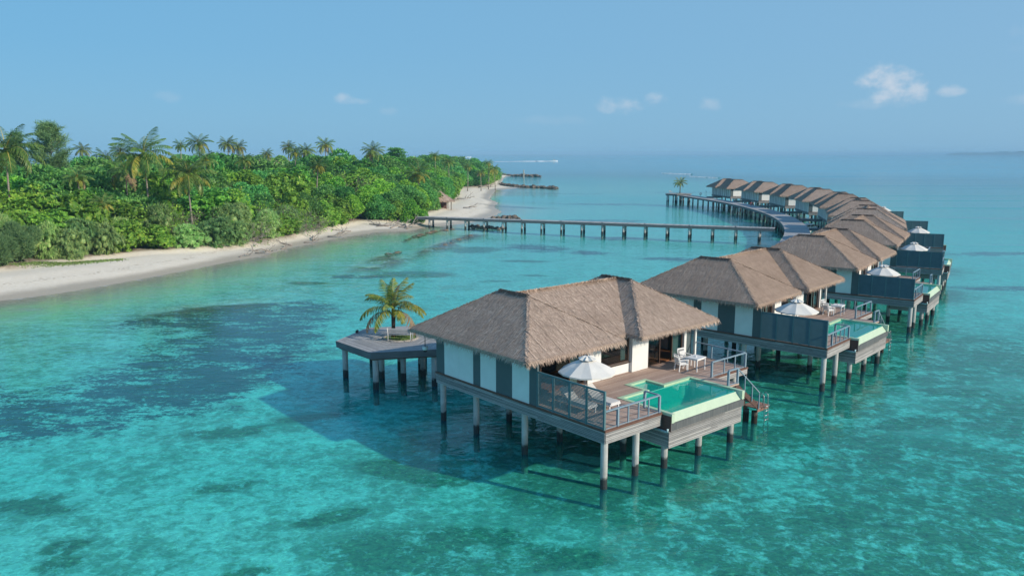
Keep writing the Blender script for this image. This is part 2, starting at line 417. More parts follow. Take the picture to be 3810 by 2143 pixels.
PATCHES = [  # centre x, y, half length, half width, angle of smaller dark patches on the sea bed
    (-16.6,44.2,2.1,.9,15),(-22.6,34.8,1.5,.7,20),(-21.0,33.9,1.1,.6,0),(-18.3,30.4,1.0,.5,10),(-17.8,28.9,1.0,.45,10),(-5.4,38.6,2.6,1.2,-20),(-3.2,37.6,1.6,1.0,10),
    (-20.5,101,5,2.0,10),(-13.0,104.0,4.5,2.2,5),(-25.0,96,2.0,1.0,0),(4.5,134,8.5,6.5,-35),(-6.5,131,4,3,30),(12,128,5,3,-20),(20,150,9,4,0),(2,118,3,1.0,0),(-2,99,2,.5,5),(2.5,104,2,.5,-5),
    (-12.5,47,2.0,.6,20),(-8,33.2,1.6,.6,25),(-2.0,31.3,2.2,.8,10),(2.4,29.5,1.5,.7,0),(9.5,28.5,1.8,.6,-10),(14,33,1.6,.6,5),(19,40.5,2.2,.7,-10),(24,46,2.6,.8,10),(30,52,2.4,.9,0),(-10.5,28,1.4,.5,30),(-14,36.5,1.5,.5,20),
    (22,190,14,6,10),(25,120,9,3,-15),(28,95,7,2.5,10),(10,90,6,1.3,5),(45,60,5,1.6,5),(55,75,8,2,15),(60,95,9,2.2,0),(80,130,12,3,8),(2,230,14,5,-5),(30,260,20,7,5),(20,320,22,9,0),(70,330,25,8,5)]
RUBBLE_SHADE = [  # zones of dark coral rubble and painted shade under the villas: centre, radii
    (5.0,36.5,8.5,5.5),(-1.5,41.5,6.5,5.0),(16.5,43.0,8.5,6.0),(20,50,7,6),(30,58,8,7),(9,34,8,4.5),(1,47,7,5),(12,30,10,3.2),(16,32,14,7),(22,38,12,8),(26,30,14,8),(34,46,12,8),(40,62,12,10),(-3,30,7,3.5)]

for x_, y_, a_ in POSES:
    c_, s_ = math.cos(R(a_)), math.sin(R(a_)); RUBBLE_SHADE.append((x_+7*c_-5*s_, y_+7*s_+5*c_, 10.5, 10.5))  # dark bed under each villa, painted in place of shade and dark reflection
def sdist(px, py, poly):
    """signed distance to a closed polygon, positive inside"""
    P = np.array(poly, float); Q = np.roll(P, -1, 0)
    d = np.full(px.shape, 1e18); ins = np.zeros(px.shape, bool)
    for (ax, ay), (bx, by) in zip(P, Q):
        ex, ey = bx-ax, by-ay
        h = np.clip(((px-ax)*ex + (py-ay)*ey)/(ex*ex+ey*ey+1e-12), 0, 1)
        d = np.minimum(d, (px-ax-h*ex)**2 + (py-ay-h*ey)**2)
        c = ((ay > py) != (by > py)) & (px < (bx-ax)*(py-ay)/((by-ay) if by != ay else 1e-12) + ax)
        ins ^= c
    d = np.sqrt(d)
    return np.where(ins, d, -d)
def sstep(x, a, b):
    u = np.clip((x-a)/(b-a), 0, 1); return u*u*(3-2*u)
def vnoise(x, y, s, seed=0):
    """smooth value noise in about -1..1"""
    x = x/s; y = y/s
    xi = np.floor(x).astype(np.int64); yi = np.floor(y).astype(np.int64)
    fx = x-xi; fy = y-yi; fx = fx*fx*(3-2*fx); fy = fy*fy*(3-2*fy)
    def h(a, b):
        n = (a*374761393 + b*668265263 + seed*974634777) & 0x7fffffff
        n = ((n ^ (n >> 13))*1274126177) & 0x7fffffff
        return ((n ^ (n >> 16)) & 0xffff)/32767.5 - 1
    return (h(xi,yi)*(1-fx)+h(xi+1,yi)*fx)*(1-fy) + (h(xi,yi+1)*(1-fx)+h(xi+1,yi+1)*fx)*fy

APPARENT = .55   # water bends the view: the bed lies this much of the true depth below the surface
def ground_height(x, y):
    d = sdist(x, y, SHORE)
    far = np.sqrt(x*x + y*y)
    w = vnoise(x, y, 9, 3)*1.2 + vnoise(x, y, 3.5, 5)*.4
    dl = d + w*np.clip(np.abs(d)/4, .15, 1)
    land = np.where(dl < 9, .115*dl, 1.035 + (dl-9)*.03); land = np.minimum(land, 2.1)
    # low cut bank where the plants begin
    v = sdist(x, y, VEG)
    land = land + .35*sstep(v, -1.2, .4)*(d > 0)
    o = -dl
    dep = np.where(o < 14, .075*o, 1.05 + (o-14)*.028)
    lag = 1.75 + .25*vnoise(x, y, 23, 9) + .12*vnoise(x, y, 6, 2)
    dep = np.minimum(dep, lag)
    dep = dep + 3.0*sstep(x - .10*y, 36, 150)*(o > 20) + 9.0*sstep(far, 330, 900) + 12*sstep(far, 900, 2500)
    dep = dep + np.maximum(0, vnoise(x/2.6, y, 45, 12))*1.3*sstep(far, 120, 260)
    # raised patches
    dep = dep - .55*sstep(sdist(x, y, REEFTOP), -1.5, 1.5)
    lg = sstep(sdist(x, y, LEDGE), -2.2, 1.0)*np.clip(.45 + 1.0*vnoise(x, y, 3.2, 21) + .6*vnoise(x, y, 1.3, 22), 0, 1)
    dep = dep*(1 - .86*lg)
    h = np.where(dl > 0, land, -dep*APPARENT)
    return h, d

def axis(dense0, dense1, step, lo, hi, grow=1.22):
    a = list(np.arange(dense0, dense1 + step*.5, step))
    s = step; x = dense1
    while x < hi:
        s *= grow; x += s; a.append(min(x, hi) if x < hi else hi)
    s = step; x = dense0; pre = []
    while x > lo:
        s *= grow; x -= s; pre.append(x if x > lo else lo)
    return np.array(pre[::-1] + a)

def grid_mesh(name, xs, ys, zfun, mat, smooth=True):
    X, Y = np.meshgrid(xs, ys)
    Z = zfun(X.ravel(), Y.ravel())
    nx, ny = len(xs), len(ys)
    co_ = np.stack([X.ravel(), Y.ravel(), Z], 1).astype(np.float32)
    i = np.arange(nx-1); j = np.arange(ny-1)
    I, J = np.meshgrid(i, j); a = (J*nx + I).ravel()
    q = np.stack([a, a+1, a+1+nx, a+nx], 1).astype(np.int32)
    me = bpy.data.meshes.new(name)
    me.vertices.add(len(co_)); me.vertices.foreach_set('co', co_.ravel())
    me.loops.add(q.size); me.loops.foreach_set('vertex_index', q.ravel())
    me.polygons.add(len(q)); me.polygons.foreach_set('loop_start', np.arange(0, q.size, 4, dtype=np.int32))
    me.materials.append(mat)
    me.polygons.foreach_set('use_smooth', np.full(len(q), smooth))
    me.update(calc_edges=True)
    return me, X.ravel(), Y.ravel(), Z
def fattr(me, name, arr):
    a = me.attributes.new(name, 'FLOAT', 'POINT'); a.data.foreach_set('value', np.asarray(arr, dtype=np.float32))

# sea bed and island ground: one sheet
m, t = newmat('sand_and_sea_bed'); p = t.pos(); z = t.sep(p)[2]
def attr(t, n): return t.new('ShaderNodeAttribute', attribute_name=n).outputs['Fac']
n_f = t.noise(p, 2.6, 5, .6); n_m = t.noise(p, .55, 5, .6); n_b = t.noise(p, .12, 4)
sand = t.mix(t.mapr(n_m, .35, .7), (.74,.68,.585), (.67,.615,.525))
sand = t.mix(t.mapr(n_f, .3, .75), sand, (.65,.58,.47))
wet = t.mapr(t.math('ADD', z, t.math('MULTIPLY_ADD', n_m, .20, -.10)), .16, .46, 1, 0, True)
wet = t.math('MULTIPLY', wet, t.mapr(z, -.4, -.1))
sand = t.mix(t.math('MULTIPLY', wet, .85), sand, (.37,.32,.255))
# a line of washed-up weed and shell
wr = t.math('MULTIPLY', t.mapr(t.math('ABSOLUTE', t.math('SUBTRACT', t.math('ADD', z, t.math('MULTIPLY_ADD', n_m, .5, -.25)), .66)), .01, .07, 1, 0), t.mapr(n_f, .5, .62))
sand = t.mix(t.math('MULTIPLY', wr, .6), sand, (.30,.24,.17))
# leaf litter under the plants
lit = t.math('MULTIPLY', attr(t, 'litter'), t.mapr(n_f, .25, .6))
sand = t.mix(lit, sand, t.mix(n_m, (.10,.075,.05), (.24,.19,.135)))
# under water: mottled rubble with villa shade painted in, ripples of darker algae, dark seagrass
und = t.mapr(z, -.6, -.27, 1, 0)
rub_shade = attr(t, 'rubble_shade'); alg = attr(t, 'algae')
mot = t.noise(p, 1.15, 8, .72, .5); mot2 = t.noise(p, 3.6, 6, .7); mot3 = t.noise(p, .28, 4, .6)
sand = t.mix(t.math('MULTIPLY', alg, t.mapr(n_m, .25, .65)), sand, (.46,.66,.33))
mm = t.math('ADD', t.math('ADD', t.math('MULTIPLY', mot, .60), t.math('MULTIPLY', mot2, .34)), t.math('MULTIPLY', mot3, .34))
sand = t.mix(t.math('MULTIPLY', und, .75), sand, t.mix(n_f, (.84,.79,.69), (.71,.66,.56)))
thr = t.math('SUBTRACT', .657, t.math('MULTIPLY', rub_shade, .070))
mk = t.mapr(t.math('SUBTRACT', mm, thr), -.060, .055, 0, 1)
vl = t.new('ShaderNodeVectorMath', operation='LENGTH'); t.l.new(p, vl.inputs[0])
mk = t.math('MULTIPLY', t.math('MULTIPLY', mk, und), t.math('MAXIMUM', t.math('MINIMUM', t.math('MULTIPLY', rub_shade, .92), .96), t.mapr(vl.outputs['Value'], 60, 150, .66, .15)))
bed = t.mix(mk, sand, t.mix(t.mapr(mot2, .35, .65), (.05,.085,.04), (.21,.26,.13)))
bed = t.mix(t.math('MULTIPLY', t.math('MULTIPLY', rub_shade, t.mapr(n_f, .6, .75)), .7), bed, (.62,.60,.34))
gr = attr(t, 'grass')
mp = t.new('ShaderNodeMapping'); mp.inputs['Rotation'].default_value = (0,0,R(-28)); mp.inputs['Scale'].default_value = (.55,1.5,1); t.l.new(p, mp.inputs['Vector'])
gn = t.noise(mp.outputs[0], .62, 8, .70, .5)
gm = t.math('ADD', t.math('MULTIPLY', gn, .62), t.math('ADD', t.math('MULTIPLY', mot2, .46), t.math('MULTIPLY', mot3, .22)))
gk = t.mapr(t.math('SUBTRACT', gm, t.math('MULTIPLY_ADD', gr, -.425, 1.015)), -.035, .035)
bed = t.mix(t.math('MULTIPLY', gk, .95), bed, t.mix(t.mapr(mot2, .35, .7), (.018,.034,.046), (.10,.12,.11)))
rf = attr(t, 'reef')
rk = t.math('MULTIPLY', rf, t.mapr(t.math('ADD', n_f, t.math('MULTIPLY', n_m, .6)), .55, .80))
bed = t.mix(rk, bed, t.mix(n_f, (.05,.036,.02), (.19,.125,.06)))
bmp = t.bump(t.math('ADD', n_f, t.math('MULTIPLY', mot, .6)), .35, .12)
t.surf(t.bsdf(bed, t.mapr(wet, 0, 1, .95, .45), .2, 0, bmp))
M['bed'] = m

xs = axis(-75, 75, .75, -70000, 70000); ys = axis(22, 250, .8, -4000, 70000)
def zf(x, y):
    h, d = ground_height(x, y); return h
me, GX, GY, GZ = grid_mesh('sea_bed', xs, ys, zf, M['bed'])
ga = sstep(sdist(GX, GY, SEAGRASS), -9.0, 4.5)
pat = np.zeros_like(GX)
for (cx_, cy_, la, lb, an) in PATCHES:
    ca, sa = math.cos(R(an)), math.sin(R(an))
    u_ = ((GX-cx_)*ca + (GY-cy_)*sa)/la; v_ = (-(GX-cx_)*sa + (GY-cy_)*ca)/lb
    big = la > 4.5
    k_ = sstep(1.25 - np.sqrt(u_*u_+v_*v_), -.7, .9)
    ga = np.maximum(ga, .96*k_*big)
    pat = np.maximum(pat, 1.75*k_*(not big))
fattr(me, 'grass', ga)
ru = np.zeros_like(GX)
for (cx_, cy_, rx_, ry_) in RUBBLE_SHADE:
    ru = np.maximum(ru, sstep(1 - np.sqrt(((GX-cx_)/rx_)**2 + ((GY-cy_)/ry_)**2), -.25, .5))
fattr(me, 'rubble_shade', np.maximum(ru, pat))
al = sstep(sdist(GX, GY, SHORE), -36, -10)*sstep(-sdist(GX, GY, SHORE), 1.0, 5.0)*(GY < 165)*(GX < -9)
fattr(me, 'algae', al*(.55+.45*vnoise(GX, GY, 11, 4)))
re_ = np.maximum(sstep(sdist(GX, GY, REEFTOP), -1.2, 1.5), sstep(sdist(GX, GY, LEDGE), -2.2, .6)*np.clip(.55 + 1.0*vnoise(GX, GY, 3.2, 21) + .6*vnoise(GX, GY, 1.3, 22), 0, 1))
fattr(me, 'reef', re_)
dv = sdist(GX, GY, VEG)
fattr(me, 'litter', sstep(dv + vnoise(GX, GY, 4, 8)*1.2, -1.0, 1.5)*(GZ > .2))
tag(link('sea_bed', me), kind='structure')

# water surface
m, t = newmat('lagoon_water'); p = t.pos()
dp = attr(t, 'depth')
# what the water takes out of the light on its way through, by its depth
def absorb(k): return t.math('EXPONENT', t.math('MULTIPLY', dp, -k))
# caustic light of the waves, painted into the water's tint as a noise pattern
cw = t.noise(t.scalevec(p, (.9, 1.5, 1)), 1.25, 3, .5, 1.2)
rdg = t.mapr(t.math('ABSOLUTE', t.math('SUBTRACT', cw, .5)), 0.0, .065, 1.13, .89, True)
caustic_tint = t.mapr(dp, .15, 1.2, 0, 1); caustic_tint = t.math('ADD', t.math('MULTIPLY', rdg, caustic_tint), t.math('SUBTRACT', 1.0, caustic_tint))
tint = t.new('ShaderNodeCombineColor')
t.l.new(t.math('MULTIPLY', absorb(.66), caustic_tint), tint.inputs[0]); t.l.new(t.math('MULTIPLY', absorb(.030), caustic_tint), tint.inputs[1]); t.l.new(t.math('MULTIPLY', absorb(.040), caustic_tint), tint.inputs[2])
# waves
camd = None
w1 = t.noise(t.scalevec(p, (.55, 1.0, 1)), 1.5, 3, .55, .6)
w2 = t.noise(t.scalevec(p, (.40, 1.0, 1)), .42, 3, .5, .4)
w3 = t.noise(t.scalevec(p, (.25, 1.0, 1)), .055, 4, .55, .3)
h = t.math('ADD', t.math('MULTIPLY', w1, .045), t.math('MULTIPLY', w2, .055))
h = t.math('ADD', h, t.math('MULTIPLY', w3, .13))
# smooth slicks and ruffled bands
slick = t.noise(t.scalevec(p, (.0035, .016, 1)), 1.0, 4, .6, .5)
h = t.math('MULTIPLY', h, t.mapr(slick, .38, .62, .45, 1.25))
# low swells running in from the open sea
mp = t.new('ShaderNodeMapping'); mp.inputs['Rotation'].default_value = (0,0,R(14)); mp.inputs['Scale'].default_value = (.0022,.017,1); t.l.new(p, mp.inputs['Vector'])
sw = t.noise(mp.outputs[0], 1.0, 2, .4, .3)
swm = t.mapr(t.math('SUBTRACT', t.sep(p)[0], t.math('MULTIPLY', t.sep(p)[1], .12)), 55, 110)
h = t.math('ADD', h, t.math('MULTIPLY', t.math('MULTIPLY', t.mapr(t.math('ABSOLUTE', t.math('SUBTRACT', sw, .5)), 0, .022, 1, 0, True), swm), .32))
nrm = t.bump(h, 1.0, 1.0)
tr = t.new('ShaderNodeBsdfTransparent'); t.l.new(tint.outputs[0], tr.inputs['Color'])
df = t.new('ShaderNodeBsdfDiffuse'); df.inputs['Color'].default_value = (.05, .56, .78, 1)
body = t.new('ShaderNodeMixShader')
t.put(body.inputs[0], t.math('SUBTRACT', 1.0, t.math('EXPONENT', t.math('SUBTRACT', t.math('MULTIPLY', t.math('MULTIPLY', dp, dp), -.012), t.math('MULTIPLY', dp, .022)))))
t.l.new(tr.outputs[0], body.inputs[1]); t.l.new(df.outputs[0], body.inputs[2])
wsh = t.math('MULTIPLY', t.mapr(dp, .012, .12, 1, 0), t.mapr(t.noise(t.scalevec(p, (.5, .5, 1)), 1.3, 5, .65, .8), .50, .58))
wd = t.new('ShaderNodeBsdfDiffuse'); wd.inputs['Color'].default_value = (.8, .8, .78, 1)
b2 = t.new('ShaderNodeMixShader'); t.put(b2.inputs[0], t.math('MULTIPLY', wsh, .75)); t.l.new(body.outputs[0], b2.inputs[1]); t.l.new(wd.outputs[0], b2.inputs[2]); body = b2
gl = t.new('ShaderNodeBsdfGlossy', i_Roughness=.03); t.l.new(nrm, gl.inputs['Normal'])
frs = t.schlick(nrm)
mx = t.new('ShaderNodeMixShader'); t.put(mx.inputs[0], t.math('MULTIPLY', frs, .92))
t.l.new(body.outputs[0], mx.inputs[1]); t.l.new(gl.outputs[0], mx.inputs[2])
t.surf(mx.outputs[0])
M['water'] = m
xs2 = axis(-75, 75, 1.5, -70000, 70000); ys2 = axis(22, 250, 1.6, -4000, 70000)
me, WX, WY, WZ = grid_mesh('water', xs2, ys2, lambda x, y: np.zeros_like(x), M['water'])
hh, _ = ground_height(WX, WY)
fattr(me, 'depth', np.maximum(-hh, 0)/APPARENT)
tag(link('water', me), kind='structure')

# the air between here and the horizon
hz_ = MB(); hz_.box(-71000, 71000, -4500, 71000, -40, 24)
m, t = newmat('haze'); v = t.new('ShaderNodeVolumePrincipled'); v.inputs['Color'].default_value = (.42,.74,1.0,1); v.inputs['Density'].default_value = 1.9e-4; v.inputs['Anisotropy'].default_value = -.10
t.l.new(v.outputs[0], t.out.inputs['Volume'])
tag(hz_.build('haze', m), kind='stuff')

# ------------------------------------------------------------------ thatched water villa
ZD = 2.84
def strands(tri, n, down, nrm, rng, lmin=.22, lmax=.46, wid=.0145, lift=.035):
    """n straw blades scattered on a triangle, lying down the slope"""
    a, b, c = (np.array(q, float) for q in tri)
    r1 = np.sqrt(rng.random(n)); r2 = rng.random(n)
    p = (1-r1)[:,None]*a + (r1*(1-r2))[:,None]*b + (r1*r2)[:,None]*c
    side = np.cross(nrm, down)
    jit = rng.normal(0, .16, n)
    d = down + side*jit[:,None]; d /= np.linalg.norm(d, axis=1)[:,None]
    s = np.cross(d, nrm)
    L = rng.uniform(lmin, lmax, n)[:,None]; w = (wid*rng.uniform(.6, 1.3, n))[:,None]
    base = p + nrm*.012 - d*L*.5
    tip = p + d*L*.5 + nrm*(lift*rng.uniform(.2, 1.2, n))[:,None]
    v = np.stack([base - s*w, base + s*w, tip], 1)
    return v.reshape(-1, 3)

def fringe(p, q, out, n, rng, lmin=.26, lmax=.5, wid=.028, layers=2):
    """straw hanging from an eave edge p-q"""
    p = np.array(p, float); q = np.array(q, float); out = np.array(out, float)
    along = (q-p)/np.linalg.norm(q-p); vs = []
    for l in range(layers):
        k = rng.random(n)[:,None]
        base = p + (q-p)*k - out*(.10 + .07*l) + np.array([0,0,.06 - .07*l])
        L = rng.uniform(lmin, lmax, n)[:,None]
        d = out*rng.uniform(.35, .9, n)[:,None] + np.array([0,0,-1.0]) + along*rng.normal(0, .22, n)[:,None]
        d /= np.linalg.norm(d, axis=1)[:,None]
        w = (wid*rng.uniform(.6, 1.4, n))[:,None]*along
        tip = base + d*L
        vs.append(np.stack([base-w, base+w, tip+w*.25], 1).reshape(-1,3))
    return np.concatenate(vs)

def roof_part(root):
    rng = np.random.default_rng(5)
    ZE, ZR = 5.18, 7.45
    y0, y1 = 4.45, 14.5
    ra, rb = 8.3, 10.75
    tris = []; eaves = []; hips = []
    for xa, xb in ((-.7, 6.4), (7.65, 14.75)):
        xm = (xa+xb)/2
        A,B,C_,D = (xa,y0,ZE),(xb,y0,ZE),(xb,y1,ZE),(xa,y1,ZE)
        Rf, Rb = (xm,ra,ZR),(xm,rb,ZR)
        tris += [(A,B,Rf),(B,C_,Rb),(B,Rb,Rf),(C_,D,Rb),(D,A,Rf),(D,Rf,Rb)]
        eaves += [(A,B,(0,-1,0)),(B,C_,(1,0,0)),(C_,D,(0,1,0)),(D,A,(-1,0,0))]
        hips += [(Rf,A),(Rf,B),(Rb,C_),(Rb,D),(Rf,Rb)]
    # connecting roof
    xm0, xm1 = 2.85, 11.2; yr = 9.5; ye = 5.55; yb = 13.45; zr = 7.42
    tris += [((xm0,ye,5.15),(xm1,ye,5.15),(xm1,yr,zr)),((xm0,ye,5.15),(xm1,yr,zr),(xm0,yr,zr)),
             ((xm1,yb,5.15),(xm0,yb,5.15),(xm0,yr,zr)),((xm1,yb,5.15),(xm0,yr,zr),(xm1,yr,zr))]
    eaves += [((6.3,ye,5.15),(7.75,ye,5.15),(0,-1,0)),((7.75,yb,5.15),(6.3,yb,5.15),(0,1,0))]
    hips += [((xm0,yr,zr),(xm1,yr,zr))]
    verts = []; mids = []
    base = []
    for tr_ in tris:
        a, b, c = (np.array(q) for q in tr_)
        n = np.cross(b-a, c-a); ar = np.linalg.norm(n)/2; n = n/np.linalg.norm(n)
        if n[2] < 0: n = -n; a, b = b, a
        down = np.array([n[0], n[1], 0])*n[2]; down = np.array([n[0]*n[2], n[1]*n[2], -(n[0]**2+n[1]**2)]); down /= np.linalg.norm(down)
        base.append(np.stack([a,b,c])); mids.append(0)
        k = int(ar*250)
        st = strands((a,b,c), k, down, n, rng)
        verts.append(st)
        # straight seams running down the slope
        eh = np.cross(n, down); pr = [float(np.dot(q, eh)) for q in (a,b,c)]
        k0 = math.ceil(min(pr)/.92)
        while k0*.92 < max(pr):
            sv_ = k0*.92 + rng.normal(0,.04); k0 += 1; hit = []
            for (p_, u_), (q_, w_) in (((a,pr[0]),(b,pr[1])),((b,pr[1]),(c,pr[2])),((c,pr[2]),(a,pr[0]))):
                if (u_ - sv_)*(w_ - sv_) < 0: hit.append(p_ + (q_-p_)*((sv_-u_)/(w_-u_)))
            if len(hit) == 2 and np.linalg.norm(hit[0]-hit[1]) > .5:
                h0, h1 = sorted(hit, key=lambda q: -q[2]); m_ = max(2, int(np.linalg.norm(h1-h0)/.5))
                for j in range(m_):
                    g0 = h0 + (h1-h0)*(j/m_) + n*.06; g1 = h0 + (h1-h0)*((j+1.25)/m_) + n*.05; w_ = eh*.028
                    verts.append(np.stack([g0-w_, g0+w_, g1+w_*.4]))
    fr_ = [fringe(p, q, o, int(np.linalg.norm(np.array(q)-np.array(p))*34), rng) for p, q, o in eaves]
    # underside
    und = []
    for tr_ in tris:
        a, b, c = (np.array(q, float) for q in tr_)
        und.append(np.stack([c, b, a]) - np.array([0,0,.2]))
    sv = np.concatenate(verts + fr_); bv = np.concatenate(base); uv = np.concatenate(und)
    allv = np.concatenate([bv, uv, sv])
    mi = np.concatenate([np.ones(len(bv)//3), np.full(len(uv)//3, 1), np.zeros(len(sv)//3)]).astype(int)
    # eave edge boards between top and underside
    ev = []
    for p, q, o in eaves:
        p = np.array(p, float); q = np.array(q, float); dz = np.array([0,0,.2])
        ev.append(np.stack([p, p-dz, q])); ev.append(np.stack([q, p-dz, q-dz]))
    ev = np.concatenate(ev); allv = np.concatenate([allv, ev]); mi = np.concatenate([mi, np.ones(len(ev)//3, int)])
    o = link('roof', np_mesh('roof', allv, 3, [M['straw'], M['thatchbase']], mi), root)
    # rounded straw rolls along the ridges and hips
    for k, (p, q) in enumerate(hips):
        p = np.array(p); q = np.array(q); flat = abs(p[2]-q[2]) < .01
        d = (q-p)/np.linalg.norm(q-p); L = np.linalg.norm(q-p)
        n = int(L*(150 if flat else 85))
        s = rng.random(n)[:,None]
        side = np.cross(d, [0,0,1]); side /= np.linalg.norm(side); up = np.cross(side, d)
        ang = rng.uniform(-1.25, 1.25, n)
        rad = (.105 if flat else .085); p = p - np.array([0,0,0.02 if flat else .075]); q = q - np.array([0,0,0.02 if flat else .075]); cap = flat and L < 4
        nr = side*np.sin(ang)[:,None] + up*np.cos(ang)[:,None]
        c0 = p + d*(s*L) - up*.06 + nr*rad
        tang = side*np.cos(ang)[:,None]*np.sign(np.sin(ang))[:,None] - up*np.abs(np.sin(ang))[:,None]
        dd = (tang*.9 + d*rng.uniform(.2, 1.0, n)[:,None] if not flat else tang + d*rng.normal(0,.25,n)[:,None])
        dd /= np.linalg.norm(dd, axis=1)[:,None]
        w = np.cross(dd, nr)*.028
        L2 = rng.uniform(.25, .45, n)[:,None]
        v = np.stack([c0 - dd*L2*.4 - w, c0 - dd*L2*.4 + w, c0 + dd*L2*.6 + nr*.02], 1).reshape(-1,3)
        mb = MB(); mb.tube([p - up*(.05 if flat else .14), q - up*(.05 if flat else .14)], rad*.93, 8)
        tv = np.array([mb.v[i] for f in mb.f for i in ((f[0],f[1],f[2]) if len(f) >= 3 else ())] )
        tv2 = np.array([mb.v[i] for f in mb.f if len(f) == 4 for i in (f[0],f[2],f[3])])
        al = np.concatenate([v, tv, tv2])
        me_ = np_mesh('ridge_cap', al, 3, M['strawdark' if cap else 'straw'])
        link('ridge_cap', me_, o)
    return o

def boards(mb, axis_, c, a0, a1, z0, z1, n, thick=.03, gap=.022, mi=0, split=3.6):
    """horizontal weather boards; axis_ 'x' runs along x at y=c, 'y' along y at x=c"""
    h = (z1-z0)/n; s = 1 if a1 > a0 else -1
    rr = random.Random(int(abs(c)*37 + a0*11 + z0*7) + n)
    for i in range(n):
        za, zb = z0 + i*h + gap/2, z0 + (i+1)*h - gap/2
        a = a0
        while a < a1 - 1e-6:
            b = min(a1, a + split*rr.uniform(.7, 1.3))
            if a1 - b < .4: b = a1
            j = rr.uniform(-.004, .004)
            if axis_ == 'x': mb.box(a+.004, b-.004, c-thick/2+j, c+thick/2+j, za, zb, mi)
            else: mb.box(c-thick/2+j, c+thick/2+j, a+.004, b-.004, za, zb, mi)
            a = b

def railing(root, p, q, h=.86, posts=(0,.25,.5,.75,1), fat=(0,-1)):
    p = Vector(p); q = Vector(q)
    r = MB(); r.bar(p + Vector((0,0,h)), q + Vector((0,0,h)), .085, .06)
    d = (q-p).normalized()*.04
    o = r.build('railing', M['rail'], root)
    MB().bar(p + d + Vector((0,0,.05)), q - d + Vector((0,0,.05)), .04, .035).build('bottom_rail', M['rail'], o)
    n = len(posts)
    for i, k in enumerate(posts):
        c = p.lerp(q, k); w = .10 if (i in fat or i-n in fat) else .055
        MB().bar(c, c + Vector((0,0,h-.03)), w).build('post', M['rail'], o)
    return o

